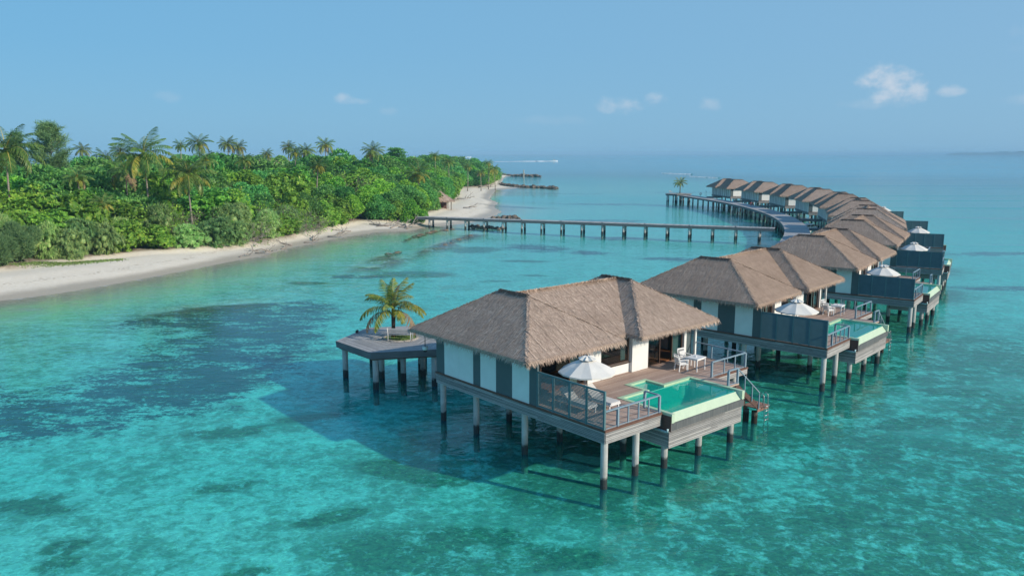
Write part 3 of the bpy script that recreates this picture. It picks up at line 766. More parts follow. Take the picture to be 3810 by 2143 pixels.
def make_villa():
    root = empty('water_villa')
    roof_part(root)
    # deck boards (rectangles that meet edge to edge)
    d = MB()
    for x0,x1,y0,y1 in ((0,4,0,2.9),(0,6.05,2.9,4.2),(0,14.1,4.2,5.8),(7.75,14.1,2.95,4.2),(10,14.1,2.0,2.95),(10,10.95,.4,2.0)):
        d.box(x0,x1,y0,y1,ZD-.07,ZD)
    d.build('deck', M['deck'], root)
    MB().box(.13,13.97,5.93,12.78,ZD-.05,ZD+.02).build('floor', M['intfloor'], root)
    s = MB()
    for x0,x1,y0,y1 in ((.2,3.7,.2,5.8),(.2,13.9,5.8,12.7),(3.7,10,4.4,5.8),(10,13.9,2.3,5.8)): s.box(x0,x1,y0,y1,2.27,2.71)
    for x in (1.2, 3.4, 10.6, 13.2): s.box(x,x+.3,.6 if x < 5 else 2.6,12.5,2.05,2.268)
    s.build('floor_slab', M['slab'], root)
    # weathered skirts
    def skirt(ax, c, a0, a1, z0=2.21, z1=ZD-.09, n=7, inner=1):
        mb = MB(); boards(mb, ax, c, a0, a1, z0, z1, n)
        if ax == 'x': mb.box(a0,a1,c+.02*inner if inner > 0 else c-.05,c+.05 if inner > 0 else c-.02,z0+.02,z1,1)
        else: mb.box(c+.02 if inner > 0 else c-.05,c+.05 if inner > 0 else c-.02,a0,a1,z0+.02,z1,1)
        mb.build('deck_skirt', [M['skirt'], M['skirtdark']], root)
    skirt('y', -.02, -.03, 12.9); skirt('x', -.04, .0, 3.86)
    skirt('y', 14.12, 1.98, 12.9, inner=-1); skirt('x', 12.93, 0, 14.1, inner=-1)
    skirt('x', 1.96, 10.95, 14.1, 2.45, ZD-.09, 3)
    tr = MB(); tr.box(-.05,3.9,-.075,.0,ZD-.085,ZD+.012); tr.box(-.055,.0,.0,12.95,ZD-.085,ZD+.012); tr.box(14.1,14.155,1.93,12.95,ZD-.085,ZD+.012); tr.box(10.95,14.1,1.925,2.0,ZD-.085,ZD+.012)
    tr.build('deck_trim', M['trim'], root)
    # columns
    for x,y,z1 in ((.22,.22,2.26),(.3,5.71,2.26),(.3,9.67,2.26),(.22,12.6,2.26),(2.5,.32,2.26),(2.9,5.86,2.26),(3.0,10.1,2.26),(7,6.2,2.26),(7,9.8,2.26),(7,12.5,2.26),
                   (11,6.2,2.26),(11,9.8,2.26),(11,12.5,2.26),(13.85,5.9,2.26),(13.85,9.7,2.26),(13.85,12.6,2.26),(13.6,2.5,2.26),(4.25,.0,1.3),(6.9,-.05,1.3),(9.65,-.05,1.3),(4.4,2.75,1.4),(9.65,2.75,1.4)):
        MB().tube([(x,y,-3.2),(x,y,z1)], .165, 14).build('column', M['column'], root, smooth=False)
    # walls
    H1 = 5.22
    side = ((12.9,12.14,'grey'),(12.14,10.8,'white'),(10.8,9.53,'white'),(9.53,8.91,'grey'),(8.91,7.62,'white'),(7.62,6.34,'grey'),(6.34,5.05,'white'),(5.05,4.47,'grey'))
    for i, (b, a, c) in enumerate(side):
        k = .0 if c == 'grey' else .004
        MB().box(-k,.12,a+.004,b-.004,ZD+.012,H1).build('wall_panel', M[c], root)
        if a > 5.5: MB().box(13.98,14.1+k,a+.004,b-.004,ZD+.012,H1).build('wall_panel', M[c], root)
    x = .13; i = 0
    while x < 13.9:
        w = (1.5,.32,.9,.32,.9,.32)[i % 6]; w = min(w, 13.97-x); c = ('white','grey')[i % 2]
        MB().box(x+.003,x+w-.003,12.78,12.9+(.03 if c == 'white' else 0),ZD-.1,H1).build('wall_panel', M[c], root); x += w; i += 1
    def wall(x0,x1,y0,y1,z0,z1,c='white'): MB().box(x0,x1,y0,y1,z0,z1).build('wall', M[c], root)
    wall(.13,.55,5.8,5.92,ZD,H1); wall(4.65,5.72,5.62,5.92,ZD,H1); wall(5.73,8.24,5.8,5.92,ZD,3.44); wall(5.73,8.24,5.8,5.92,4.86,H1)
    wall(8.26,8.95,5.60,5.92,ZD,H1); wall(8.954,9.66,5.62,5.92,ZD,H1); wall(13.1,13.3,5.70,5.92,ZD,H1); wall(13.304,13.97,5.84,5.92,ZD,H1,'grey')
    MB().box(13.98,14.1,5.55,5.67,ZD,H1).build('pillar', M['white'], root)
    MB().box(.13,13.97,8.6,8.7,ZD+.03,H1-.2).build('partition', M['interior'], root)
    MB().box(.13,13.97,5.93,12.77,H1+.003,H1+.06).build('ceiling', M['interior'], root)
    # sliding doors and window
    def glazed(name, x0, x1, y, z0, z1, curtain=None, leaf_=True):
        f = MB(); w = .07
        f.box(x0,x0+w,y-.05,y+.05,z0,z1); f.box(x1-w,x1,y-.05,y+.05,z0,z1); f.box(x0+w,x1-w,y-.05,y+.05,z1-w,z1); f.box(x0+w,x1-w,y-.05,y+.05,z0,z0+w)
        o = f.build(name, M['frame'], root)
        if leaf_: MB().box(x0+w+.002,x1-w-.002,y-.01,y+.01,z0+w+.002,z1-w-.002).build('pane', M['glass'], o)
        for a, b in (curtain or ()):
            c = MB(); n = 9; pts = [(a+(b-a)*k/n, y+.12+.035*(k % 2)) for k in range(n+1)]
            vs = [(px,py,z0+.08) for px,py in pts] + [(px,py,z1-.08) for px,py in pts]
            c.add(vs, [(k,k+1,n+2+k,n+1+k) for k in range(n)]); c.build('curtain', M['curtain'], o)
        return o
    glazed('door', .56, 1.5, 5.86, ZD, 4.95, ((.65,1.35),)); glazed('door', 3.5, 4.6, 5.86, ZD, 4.95, ((3.6,4.3),))
    glazed('window', 5.74, 8.2, 5.86, 3.45, 4.85, ((5.85,6.15),(7.7,8.12)))
    glazed('door', 9.72, 10.9, 5.80, ZD, 4.95, None); glazed('door', 12.05, 13.05, 5.86, ZD, 4.95, ((12.15,12.9),))
    MB().box(5.7,8.24,5.72,5.795,3.38,3.44).build('window_sill', M['frame'], root)
    # louvred privacy screen
    sc = MB(); hs = 1.80
    sc.box(-.03,.03,.05,4.44,ZD+hs-.06,ZD+hs); sc.box(-.03,.03,.05,4.44,ZD+.03,ZD+.09)
    so_ = sc.build('privacy_screen', M['screen'], root)
    ys_ = (.05,1.15,2.25,3.35,4.44)
    for y in ys_: MB().box(-.045,.045,max(y-.045,.0),min(y+.045,4.465),ZD+.014,ZD+hs+.004 if y in (.05,) else ZD+hs-.062).build('post', M['screen'], so_)
    for a, b in zip(ys_[:-1], ys_[1:]):
        l = MB(); z = ZD+.10
        while z < ZD+hs-.07: l.box(-.012,.012,a+.047,b-.047,z,z+.034); z += .064
        l.build('louvre_panel', M['screen'], so_)
    # railings
    railing(root, (.06,.05,ZD), (3.82,.05,ZD), posts=(.22,.41,.60,.79,1.0)); railing(root, (3.82,.13,ZD), (3.82,.95,ZD), posts=(1.0,))
    railing(root, (10.8,2.06,ZD), (14.02,2.06,ZD), posts=(0,.36,.68,1)); railing(root, (14.02,2.16,ZD), (14.02,5.5,ZD), posts=(.33,.66), fat=())
    railing(root, (10.03,.46,ZD), (10.87,.46,ZD), posts=(0,1), h=.84)
    # pool
    rim = MB(); rt = ZD+.03; w = .22
    for x0,x1,y0,y1 in ((4.0,6.05,2.9-w,2.9),(6.05,6.05+w,2.9-w,4.2),(6.05+w,7.75-w,4.2-w,4.2),(7.75-w,7.75,2.95-w,4.2),(7.75,9.98,2.95-w,2.95),
                        (4.0,4.0+w,-.16,2.9-w),(9.98-w,9.98,-.16,2.95-w)):
        rim.box(x0,x1,y0,y1,ZD-.45,rt)
    ro = rim.build('pool_rim', M['rim'], root)
    for x0 in (4.0, 9.78): MB().box(x0,x0+.2,-.58,-.162,2.42,rt).build('rim_end', M['rimlip'], ro)
    b = MB()
    b.box(4.26,9.72,-.15,2.64,1.45,1.55); b.box(6.31,7.49,2.64,3.94,2.30,2.4); b.box(6.31,7.49,2.2,2.638,1.99,2.08)
    b.box(4.262,9.718,2.60,2.638,1.55,2.79); b.box(4.262,4.30,-.1,2.6,1.55,2.79); b.box(9.68,9.718,-.1,2.6,1.55,2.79); b.box(6.312,6.34,2.66,3.93,2.4,2.79); b.box(7.46,7.488,2.66,3.93,2.4,2.79); b.box(6.34,7.46,3.90,3.938,2.4,2.79)
    b.build('pool_basin', M['basin'], root)
    wv = MB(); wv.add([(4.23,-.22,2.775),(9.75,-.22,2.775),(9.75,2.66,2.775),(7.51,2.66,2.775),(7.51,3.96,2.775),(6.29,3.96,2.775),(6.29,2.66,2.775),(4.23,2.66,2.775)], [(0,1,2,3,6,7),(3,4,5,6)])
    wv.build('pool_water', M['poolwater'], root)
    lip = MB(); lip.add([(4.2,-.23,2.77),(9.78,-.23,2.77),(9.78,-.50,2.40),(4.2,-.50,2.40),(4.2,-.10,2.772),(9.78,-.10,2.772),(4.2,-.10,2.40),(9.78,-.10,2.40)],
        [(3,2,1,0),(0,1,5,4),(4,5,7,6),(6,7,2,3)]); lip.build('overflow_lip', M['rimlip'], root)
    MB().box(3.98,10.0,-.56,-.10,2.03,2.395).build('tile_band', M['band'], root)
    MB().box(3.97,3.998,-.56,2.2,2.0,ZD-.10).build('side_board', M['brownbox'], root)
    pb = MB(); boards(pb, 'x', -.44, 3.98, 9.98, 1.14, 2.02, 10); boards(pb, 'y', 4.02, -.42, 2.6, 1.14, 1.98, 9); boards(pb, 'y', 9.96, -.42, 2.6, 1.14, 2.02, 10)
    pb.box(4.05,9.93,-.41,-.37,1.16,2.02,1); pb.box(4.05,4.09,-.36,2.6,1.16,1.98,1); pb.box(9.89,9.93,-.36,2.6,1.16,2.02,1)
    pb.build('pool_box', [M['skirt'], M['skirtdark']], root)
    MB().box(4.1,9.88,-.3,2.7,1.25,1.44).build('pool_slab', M['slab'], root)
    pp = MB(); pp.tube([(3.93,.55,1.98),(3.93,-.3,1.96),(3.90,-.42,1.99),(3.90,-.44,2.14)], .055, 8); pp.build('pipe', M['pipe'], root, smooth=True)
    # stairs to the sea
    st = MB(); n = 8
    for i in range(n):
        x0 = 10.97 + i*.27; z = ZD - .19*(i+1) - .06
        st.box(x0,x0+.29,.62,1.42,z,z+.045)
    so2 = st.build('stairs', M['brownbox'], root)
    for y in (.59, 1.45):
        MB().bar((10.95,y,ZD-.15),(13.2,y,ZD-1.86),.05,.24).build('stringer', M['brownbox'], so2)
    l = MB(); boards_x = 13.12
    for k in range(8): l.box(13.12,14.3,.55+k*.12,.55+k*.12+.11,.88,.93)
    l.box(13.14,14.28,.56,.62,.70,.878); l.box(13.14,14.28,1.42,1.48,.70,.878)
    l.build('landing', M['trim2'], so2)
    for x,y in ((13.25,.8),(13.25,1.35)):
        MB().tube([(x,y,-3),(x,y,.70)], .17, 12).build('column', M['dcolumn'], root)
    hr = MB(); hr.bar((10.95,.52,ZD+.8),(13.2,.52,.93+.9),.06,.05)
    ho = hr.build('handrail', M['rail'], so2)
    for k in (0,.33,.67,1):
        x = 10.97+2.2*k; zb = (ZD-.1)*(1-k) + .9*k
        MB().bar((x,.52,zb),(x,.52,zb+.88),.05).build('post', M['rail'], ho)
    ld = MB()
    for x in (13.55,13.95):
        ld.tube([(x,.75,.93),(x,.72,1.55),(x,.60,1.72),(x,.45,1.60),(x,.42,1.2),(x,.32,-.7)], .022, 6)
    for k in range(7): ld.tube([(13.55,.42-.0175*(6-k),1.0-.27*(k)),(13.95,.42-.0175*(6-k),1.0-.27*(k))], .028, 6)
    ld.build('ladder', M['metal'], root, smooth=True)
    # gangway to the walkway behind
    g = MB()
    g.box(6.0,7.6,12.97,17.1,2.36,2.44); g.box(6.0,6.08,12.97,17.1,2.05,2.358); g.box(7.52,7.6,12.97,17.1,2.05,2.358)
    g.build('gangway', M['jettyside'], root)
    return root

m, t = newmat('glass'); gl = t.new('ShaderNodeBsdfGlossy', i_Roughness=.02); tr = t.new('ShaderNodeBsdfTransparent'); tr.inputs['Color'].default_value = (.55,.62,.62,1)
mx = t.new('ShaderNodeMixShader'); t.l.new(t.schlick(None, .06), mx.inputs[0]); t.l.new(tr.outputs[0], mx.inputs[1]); t.l.new(gl.outputs[0], mx.inputs[2]); t.surf(mx.outputs[0]); M['glass'] = m
m, t = newmat('pool_water'); tr = t.new('ShaderNodeBsdfTransparent'); tr.inputs['Color'].default_value = (.15,.93,.87,1)
df = t.new('ShaderNodeBsdfDiffuse'); df.inputs['Color'].default_value = (.02,.62,.54,1)
b0 = t.new('ShaderNodeMixShader', i_0=.34); t.l.new(tr.outputs[0], b0.inputs[1]); t.l.new(df.outputs[0], b0.inputs[2])
gl = t.new('ShaderNodeBsdfGlossy', i_Roughness=.02); nb = t.bump(t.noise(t.obj(), 2.5, 2), .05, .05); t.l.new(nb, gl.inputs['Normal'])
mx = t.new('ShaderNodeMixShader'); t.l.new(t.schlick(nb), mx.inputs[0]); t.l.new(b0.outputs[0], mx.inputs[1]); t.l.new(gl.outputs[0], mx.inputs[2]); t.surf(mx.outputs[0]); M['poolwater'] = m
M['trim2'] = islandwood('landing_boards', (.20,.11,.085), (.30,.19,.15), .8)

villa = make_villa()
index_kids()
VILLAS = [villa]
for i in range(1, len(POSES)):
    VILLAS.append(copy_tree(villa))
# the louvres of all but the first screen are set closer together
dense = MB()
tight = None
for i, (v, (x, y, a)) in enumerate(zip(VILLAS, POSES)):
    v.location = (x, y, 0); v.rotation_euler = (0, 0, R(a))
    tag(v, ('thatched water villa with furnished pool deck, beside the palm tree platform' if i == 0 else
            nth(i) + ' thatched water villa of the curved row, counting from the palm platform' if i < 10 else 'thatched water villa at the far end of the curved walkway by the small palm'), 'villa', 'thatched water villas along the curved walkway')
def vloc(i, x, y, z):
    px, py, a = POSES[i]; c, s = math.cos(R(a)), math.sin(R(a))
    return (px + c*x - s*y, py + s*x + c*y, z)
index_kids()
tm = {}
for v in VILLAS[1:]:
    for ch in KIDS.get(v.name, ()):
        if ch.name.startswith('privacy_screen'):
            for g in KIDS.get(ch.name, ()):
                if g.name.startswith('louvre_panel'):
                    if g.data.name not in tm:
                        ymin = min(q.co.y for q in g.data.vertices); ymax = max(q.co.y for q in g.data.vertices)
                        l = MB(); z = ZD+.10
                        while z < ZD+1.73:
                            l.add([(-.03,ymin,z),(-.03,ymax,z),(.03,ymax,z+.075),(.03,ymin,z+.075),(-.036,ymin,z+.005),(-.036,ymax,z+.005),(.024,ymax,z+.08),(.024,ymin,z+.08)],
                                  [(0,1,2,3),(7,6,5,4),(0,4,5,1),(3,2,6,7)]); z += .064
                        tm[g.data.name] = l.mesh('louvre_panel', M['screen'])
                    g.data = tm[g.data.name]

# ------------------------------------------------------------------ deck furniture
def make_parasol():
    root = empty('parasol')
    MB().tube([(0,0,.05),(0,0,2.42)], .025, 8).build('pole', M['teak'], root, smooth=True)
    b = MB(); b.tube([(0,0,0),(0,0,.07)], .28, 14); b.build('base', M['lampblack'], root)
    c = MB(); n = 8; Rr = 1.42; rings = ((.14,2.36),(.45,2.24),(.9,2.04),(Rr,1.76))
    vs = []
    for r, z in rings:
        for k in range(n*2):
            a = math.pi*k/n; rr = r*(1 if k % 2 == 0 else .945); zz_ = z - (0 if k % 2 == 0 else .03*r)
            vs.append((rr*math.cos(a), rr*math.sin(a), zz_))
    fs = [(i*16+k, i*16+(k+1) % 16, (i+1)*16+(k+1) % 16, (i+1)*16+k) for i in range(3) for k in range(16)]
    c.add(vs, fs)
    # short valance
    b0 = 3*16; vs2 = [vs[b0+k] for k in range(16)] + [(vs[b0+k][0]*1.0, vs[b0+k][1]*1.0, vs[b0+k][2]-.07) for k in range(16)]
    c.add(vs2, [(k,(k+1) % 16,16+(k+1) % 16,16+k) for k in range(16)])
    co_ = c.build('canopy', M['canvas'], root)
    v_ = MB(); vs = []
    for r, z in ((.03,2.50),(.16,2.45),(.40,2.33)):
        for k in range(16):
            a = math.pi*k/8; q = 1 + .16*(k % 2); vs.append((r*q*math.cos(a), r*q*math.sin(a), z+.05*(k % 2)*(r > .1)))
    v_.add(vs, [(i*16+k, i*16+(k+1) % 16, (i+1)*16+(k+1) % 16, (i+1)*16+k) for i in range(2) for k in range(16)])
    v_.build('vent', M['canvas'], co_)
    MB().tube([(0,0,2.42),(0,0,2.58)], [.03,.012], 8).build('finial', M['teak'], root)
    r = MB()
    for k in range(8):
        a = math.pi*k/4; r.bar((.1*math.cos(a),.1*math.sin(a),2.31),(1.38*math.cos(a),1.38*math.sin(a),1.75), .025)
    r.build('ribs', M['teak'], root)
    return root
def make_chair():
    root = empty('deck_chair')
    for x in (-.26,.26):
        MB().bar((x,-.25,0),(x,-.25,.62),.05).build('leg', M['furn'], root)
        MB().bar((x*1.0,.30,0),(x,.25,.44),.05).build('leg', M['furn'], root)
    s = MB(); s.box(-.29,.29,-.27,.28,.38,.43); s.build('seat', M['furn'], root)
    b = MB()
    for x in (-.265,.265): b.bar((x,.25,.43),(x,.36,.92),.045)
    b.bar((-.265,.36,.92),(.265,.36,.92),.06); b.bar((-.265,.275,.50),(.265,.275,.50),.045)
    for k in range(5): b.bar((-.18+.09*k,.275,.5),(-.18+.09*k,.355,.9),.025)
    b.build('backrest', M['furn'], root)
    for x in (-.27,.27): MB().bar((x,-.28,.64),(x,.30,.66),.06,.035).build('armrest', M['furn'], root)
    c = MB(); c.box(-.23,.23,-.22,.2,.432,.50); c.build('cushion', M['cushion'], root)
    p = MB(); p.add([(-.2,.14,.5),(.2,.14,.5),(.2,.26,.80),(-.2,.26,.80),(-.2,.22,.5),(.2,.22,.5),(.2,.31,.78),(-.2,.31,.78)], [(0,1,2,3),(7,6,5,4),(0,4,5,1),(1,5,6,2),(2,6,7,3),(3,7,4,0)]); p.build('back_cushion', M['cushion'], root)
    return root
def make_table():
    root = empty('deck_table')
    MB().box(-.46,.46,-.40,.40,.70,.745).build('tabletop', M['furn'], root)
    MB().box(-.40,.40,-.34,.34,.62,.698).build('apron', M['furn'], root)
    for x in (-.40,.40):
        for y in (-.34,.34): MB().bar((x,y,0),(x,y,.698),.055).build('leg', M['furn'], root)
    MB().tube([(0,0,.746),(0,0,.80)], .06, 10).build('ashtray', M['furn'], root)
    return root
def make_lounger():
    root = empty('sun_lounger')
    f = MB(); f.bar((-.33,-1.0,.34),(-.33,1.0,.34),.06,.07); f.bar((.33,-1.0,.34),(.33,1.0,.34),.06,.07); f.bar((-.3,-.98,.34),(.3,-.98,.34),.06); f.bar((-.3,.98,.34),(.3,.98,.34),.06)
    f.build('frame', M['furn'], root)
    for x in (-.31,.31):
        for y in (-.9,.85): MB().bar((x,y,0),(x,y,.31),.055).build('leg', M['furn'], root)
    MB().box(-.32,.32,-1.0,.28,.376,.46).build('mattress', M['cushion'], root)
    b = MB(); b.add([(-.32,.28,.376),(.32,.28,.376),(.32,.92,.86),(-.32,.92,.86),(-.32,.22,.45),(.32,.22,.45),(.32,.87,.94),(-.32,.87,.94)], [(3,2,1,0),(4,5,6,7),(0,1,5,4),(1,2,6,5),(2,3,7,6),(3,0,4,7)])
    b.build('backrest', M['cushion'], root)
    MB().bar((-.25,.75,.36),(-.25,.85,.80),.035).build('prop', M['furn'], root)
    return root
par = make_parasol(); chair = make_chair(); table = make_table(); lounger = make_lounger()
index_kids()
first = {}
def put(proto, i, x, y, rz, label, cat, group, z=ZD+.001):
    o = proto if proto.name not in first else copy_tree(proto)
    first[proto.name] = 1
    o.location = vloc(i, x, y, z); o.rotation_euler = (0,0,R(POSES[i][2]+rz))
    tag(o, label, cat, group); return o
VN = ['the villa beside the palm platform','the second villa from the palm platform','the third villa from the palm platform','the fourth villa from the palm platform','the fifth villa from the palm platform','','the first villa of the far row']
for i, (x, y, rz) in {0:(1.98,3.05,8),1:(2.2,3.0,20),2:(2.3,3.0,0),3:(2.3,3.0,12),4:(2.3,3.0,5),6:(2.3,3.0,15)}.items():
    put(par, i, x, y, rz, 'cream canvas parasol open on the deck of ' + VN[i], 'parasol', 'cream parasols on the villa decks')
for i in (0, 1):
    put(table, i, 11.45, 3.62, 4, 'white square table with small bowl, deck of ' + VN[i], 'table', 'white deck tables')
    put(chair, i, 10.72, 4.05, 68, 'white armchair beside the table, deck of ' + VN[i], 'chair', 'white deck armchairs')
    put(chair, i, 11.75, 4.62, -8, 'white armchair facing the sea, deck of ' + VN[i], 'chair', 'white deck armchairs')
put(lounger, 0, 1.22, 2.95, 0, 'white sun lounger with raised back right behind the louvred screen', 'sun lounger', 'white sun loungers')
put(lounger, 0, 2.40, 2.55, 0, 'white sun lounger on the pool side of the parasol, its foot past the screen', 'sun lounger', 'white sun loungers')

# ------------------------------------------------------------------ vegetation
def unit(v): return v/np.maximum(np.linalg.norm(v, axis=-1, keepdims=True), 1e-9)
def lobes(n, rng, spread=.74, r0=.20, r1=.42, zlo=-.6):
    n = int(n*1.7)
    c = unit(rng.normal(0, 1, (n, 3)))*(rng.random((n,1))**.5)*spread
    c[:,2] = np.clip(c[:,2], zlo, .62)
    return c, rng.uniform(r0, r1, n)
def on_lobes(n, c, r, rng, zmin=-.9):
    """points and outward directions on the outer surface of a union of spheres"""
    P = []; N = []
    k = 0
    while k < n:
        i = rng.choice(len(c), size=n*2, p=r**2/np.sum(r**2))
        d = unit(rng.normal(0, 1, (n*2, 3)) + np.array([0,0,.35]))
        p = c[i] + d*(r[i]*rng.uniform(.86, 1.06, n*2))[:,None]
        dist = np.linalg.norm(p[:,None,:]-c[None], axis=2)/r[None]
        ok = (np.sum(dist < .86, axis=1) == 0) & (p[:,2] > zmin)
        P.append(p[ok]); N.append(d[ok]); k += ok.sum()
    return np.concatenate(P)[:n], np.concatenate(N)[:n]
ICO = None
def core(c, r, k=.84):
    """closed inner foliage mass"""
    global ICO
    if ICO is None:
        import bmesh
        bm = bmesh.new(); bmesh.ops.create_icosphere(bm, subdivisions=2, radius=1.0)
        bm.verts.ensure_lookup_table()
        ICO = np.array([[v.co[:] for v in f.verts] for f in bm.faces]); bm.free()
    out = []
    for cc, rr in zip(c, r): out.append((ICO*rr*k + cc).reshape(-1, 3))
    return np.concatenate(out)
def leaves(p, n, rng, L=.12, Wd=.065, up=.25, spread=.9):
    """one folded leaf (two triangles sharing the midrib) at each point"""
    k = len(p)
    d = unit(n + rng.normal(0, spread, (k,3)) + np.array([0,0,up]))
    s = unit(np.cross(d, rng.normal(0, 1, (k,3)))); nn = np.cross(s, d)
    l = L*rng.uniform(.7, 1.3, k)[:,None]; w = Wd*rng.uniform(.7, 1.3, k)[:,None]
    a = p; b = p + d*l*.5 + s*w*.5 + nn*w*.15; c = p + d*l; e = p + d*l*.5 - s*w*.5 + nn*w*.15
    return np.stack([a,b,c,e], 1).reshape(-1,3)
def quads_tris(q):  # (4k,3) -> (6k,3)
    q = q.reshape(-1,4,3); return np.stack([q[:,0],q[:,1],q[:,2],q[:,0],q[:,2],q[:,3]], 1).reshape(-1,3)
def crown_mesh(name, quads, tris, mat, extra=None):
    """leaf quads plus closed core, one mesh"""
    nq, ntri = len(quads)//4, len(tris)//3
    allv = np.concatenate([quads, tris]) if ntri else quads
    me = bpy.data.meshes.new(name)
    nv = len(allv)
    me.vertices.add(nv); me.vertices.foreach_set('co', allv.astype(np.float32).ravel())
    me.loops.add(nv); me.loops.foreach_set('vertex_index', np.arange(nv, dtype=np.int32))
    starts = np.concatenate([np.arange(nq)*4, nq*4 + np.arange(ntri)*3]).astype(np.int32)
    me.polygons.add(nq+ntri); me.polygons.foreach_set('loop_start', starts)
    mats = mat if isinstance(mat, list) else [mat]
    for m_ in mats: me.materials.append(m_)
    if extra is not None: me.polygons.foreach_set('material_index', extra.astype(np.int32))
    me.update(calc_edges=True); me.validate()
    return me

def broad(name, seed, mat, nl=15, n=4600, L=.115, Wd=.068, spread=.8, **kw):
    rng = np.random.default_rng(seed)
    c, r = lobes(nl, rng, **kw)
    p, d = on_lobes(n, c, r, rng)
    return crown_mesh(name, leaves(p, d, rng, L, Wd, spread=spread), core(c, r, .58), mat)
def rosettes(name, seed, mat, nl=15, nr=430, per=10, L=.13, Wd=.055):
    rng = np.random.default_rng(seed)
    c, r = lobes(nl, rng)
    p, d = on_lobes(nr, c, r, rng)
    p = np.repeat(p, per, 0); d = np.repeat(unit(d + np.array([0,0,.5])), per, 0)
    rd = unit(np.cross(d, rng.normal(0,1,d.shape)))
    dd = unit(rd + d*rng.uniform(.1, .8, len(d))[:,None])
    s = unit(np.cross(dd, d)); l = L*rng.uniform(.7,1.2,len(d))[:,None]; w = Wd*rng.uniform(.7,1.2,len(d))[:,None]
    q = np.stack([p, p+dd*l*.6+s*w*.5, p+dd*l+d*(-.01), p+dd*l*.6-s*w*.5], 1).reshape(-1,3)
    return crown_mesh(name, q, core(c, r, .58), mat)
def straps(name, seed, mat, nl=13, nr=210, per=28, L=.30):
    rng = np.random.default_rng(seed)
    c, r = lobes(nl, rng, .68, .2, .4)
    p, d = on_lobes(nr, c, r, rng)
    p = np.repeat(p, per, 0); d = np.repeat(unit(d + np.array([0,0,.4])), per, 0); k = len(p)
    rd = unit(np.cross(d, rng.normal(0,1,d.shape)))
    d1 = unit(rd*rng.uniform(.4,1.2,k)[:,None] + d); d2 = unit(d1 + np.array([0,0,-1.0])*rng.uniform(.4,1.5,k)[:,None])
    s = unit(np.cross(d1, np.array([0,0,1.0]) + rng.normal(0,.2,d1.shape)))
    l = L*rng.uniform(.5,1.1,k)[:,None]; w = .020*rng.uniform(.7,1.2,k)[:,None]
    m_ = p + d1*l*.55; e = m_ + d2*l*.5
    q = np.stack([p-s*w*.6, p+s*w*.6, m_+s*w*.6, m_-s*w*.6], 1).reshape(-1,3)
    q2 = np.stack([m_-s*w*.6, m_+s*w*.6, e+s*w*.1, e-s*w*.1], 1).reshape(-1,3)
    return crown_mesh(name, np.concatenate([q, q2]), core(c, r, .5), mat)
def feathery(name, seed, mat, nl=14, n=9500, L=.17):
    rng = np.random.default_rng(seed)
    c, r = lobes(nl, rng, .68, .22, .42)
    p, d = on_lobes(n, c, r, rng)
    dd = unit(d*.6 + np.array([0,0,.55]) + rng.normal(0,.45,d.shape)); s = unit(np.cross(dd, rng.normal(0,1,d.shape)))
    l = L*rng.uniform(.5,1.2,n)[:,None]; w = .013
    q = np.stack([p-s*w, p+s*w, p+dd*l+s*w*.3, p+dd*l-s*w*.3], 1).reshape(-1,3)
    return crown_mesh(name, q, core(c, r, .6), mat)
def twiggy(name, seed, leafmat, n0=26, nleaf=900):
    """bare grey branches forking outwards with a few leaves left"""
    rng = np.random.default_rng(seed); segs = []; tips = []
    def grow(p, d, l, w, lev):
        e = p + d*l; segs.append((p, e, w, w*.65))
        if lev == 0: tips.append(e); return
        for _ in range(rng.integers(2, 4)):
            grow(e, unit(d + rng.normal(0,.42,3) + np.array([0,0,.06])), l*rng.uniform(.58,.85), w*.62, lev-1)
    for _ in range(n0):
        d = unit(rng.normal(0,1,3)*np.array([1,1,.5]) + np.array([0,0,.55])); grow(np.array([0,0,-.55]) + rng.normal(0,.22,3)*np.array([1,1,.3]), d, rng.uniform(.3,.55), .020, 4)
    q = []
    for p, e, w0, w1 in segs:
        d = unit(e-p); s = unit(np.cross(d, rng.normal(0,1,3))); u = np.cross(d, s)
        for t_ in (s, u): q += [p-t_*w0*.5, p+t_*w0*.5, e+t_*w1*.5, e-t_*w1*.5]
    q = np.array(q); nb = len(q)//4
    tp = np.array(tips); i = rng.integers(0, len(tp), nleaf); p = tp[i] + rng.normal(0,.05,(nleaf,3))
    lq = leaves(p, unit(p), rng, .10, .055)
    mi = np.concatenate([np.zeros(nb), np.ones(nleaf)])
    return crown_mesh(name, np.concatenate([q, lq]), np.zeros((0,3)), [M['twig'], leafmat], mi)
def tiered(name, seed, mat):
    rng = np.random.default_rng(seed); P = []; D = []
    for z, rr in ((-.5,.85),(-.15,.95),(.2,.8),(.5,.55),(.8,.3)):
        for _ in range(9):
            a = rng.uniform(0, 6.28); q = rr*rng.uniform(.3,1)
            k = 90; off = rng.normal(0,1,(k,3))*np.array([.22,.22,.06]); P.append(np.array([q*math.cos(a), q*math.sin(a), z]) + off); D.append(unit(off*np.array([.5,.5,1]) + np.array([0,0,.3])))
    P = np.concatenate(P); D = np.concatenate(D)
    return crown_mesh(name, leaves(P, D, rng, .14, .09), np.zeros((0,3)), mat)

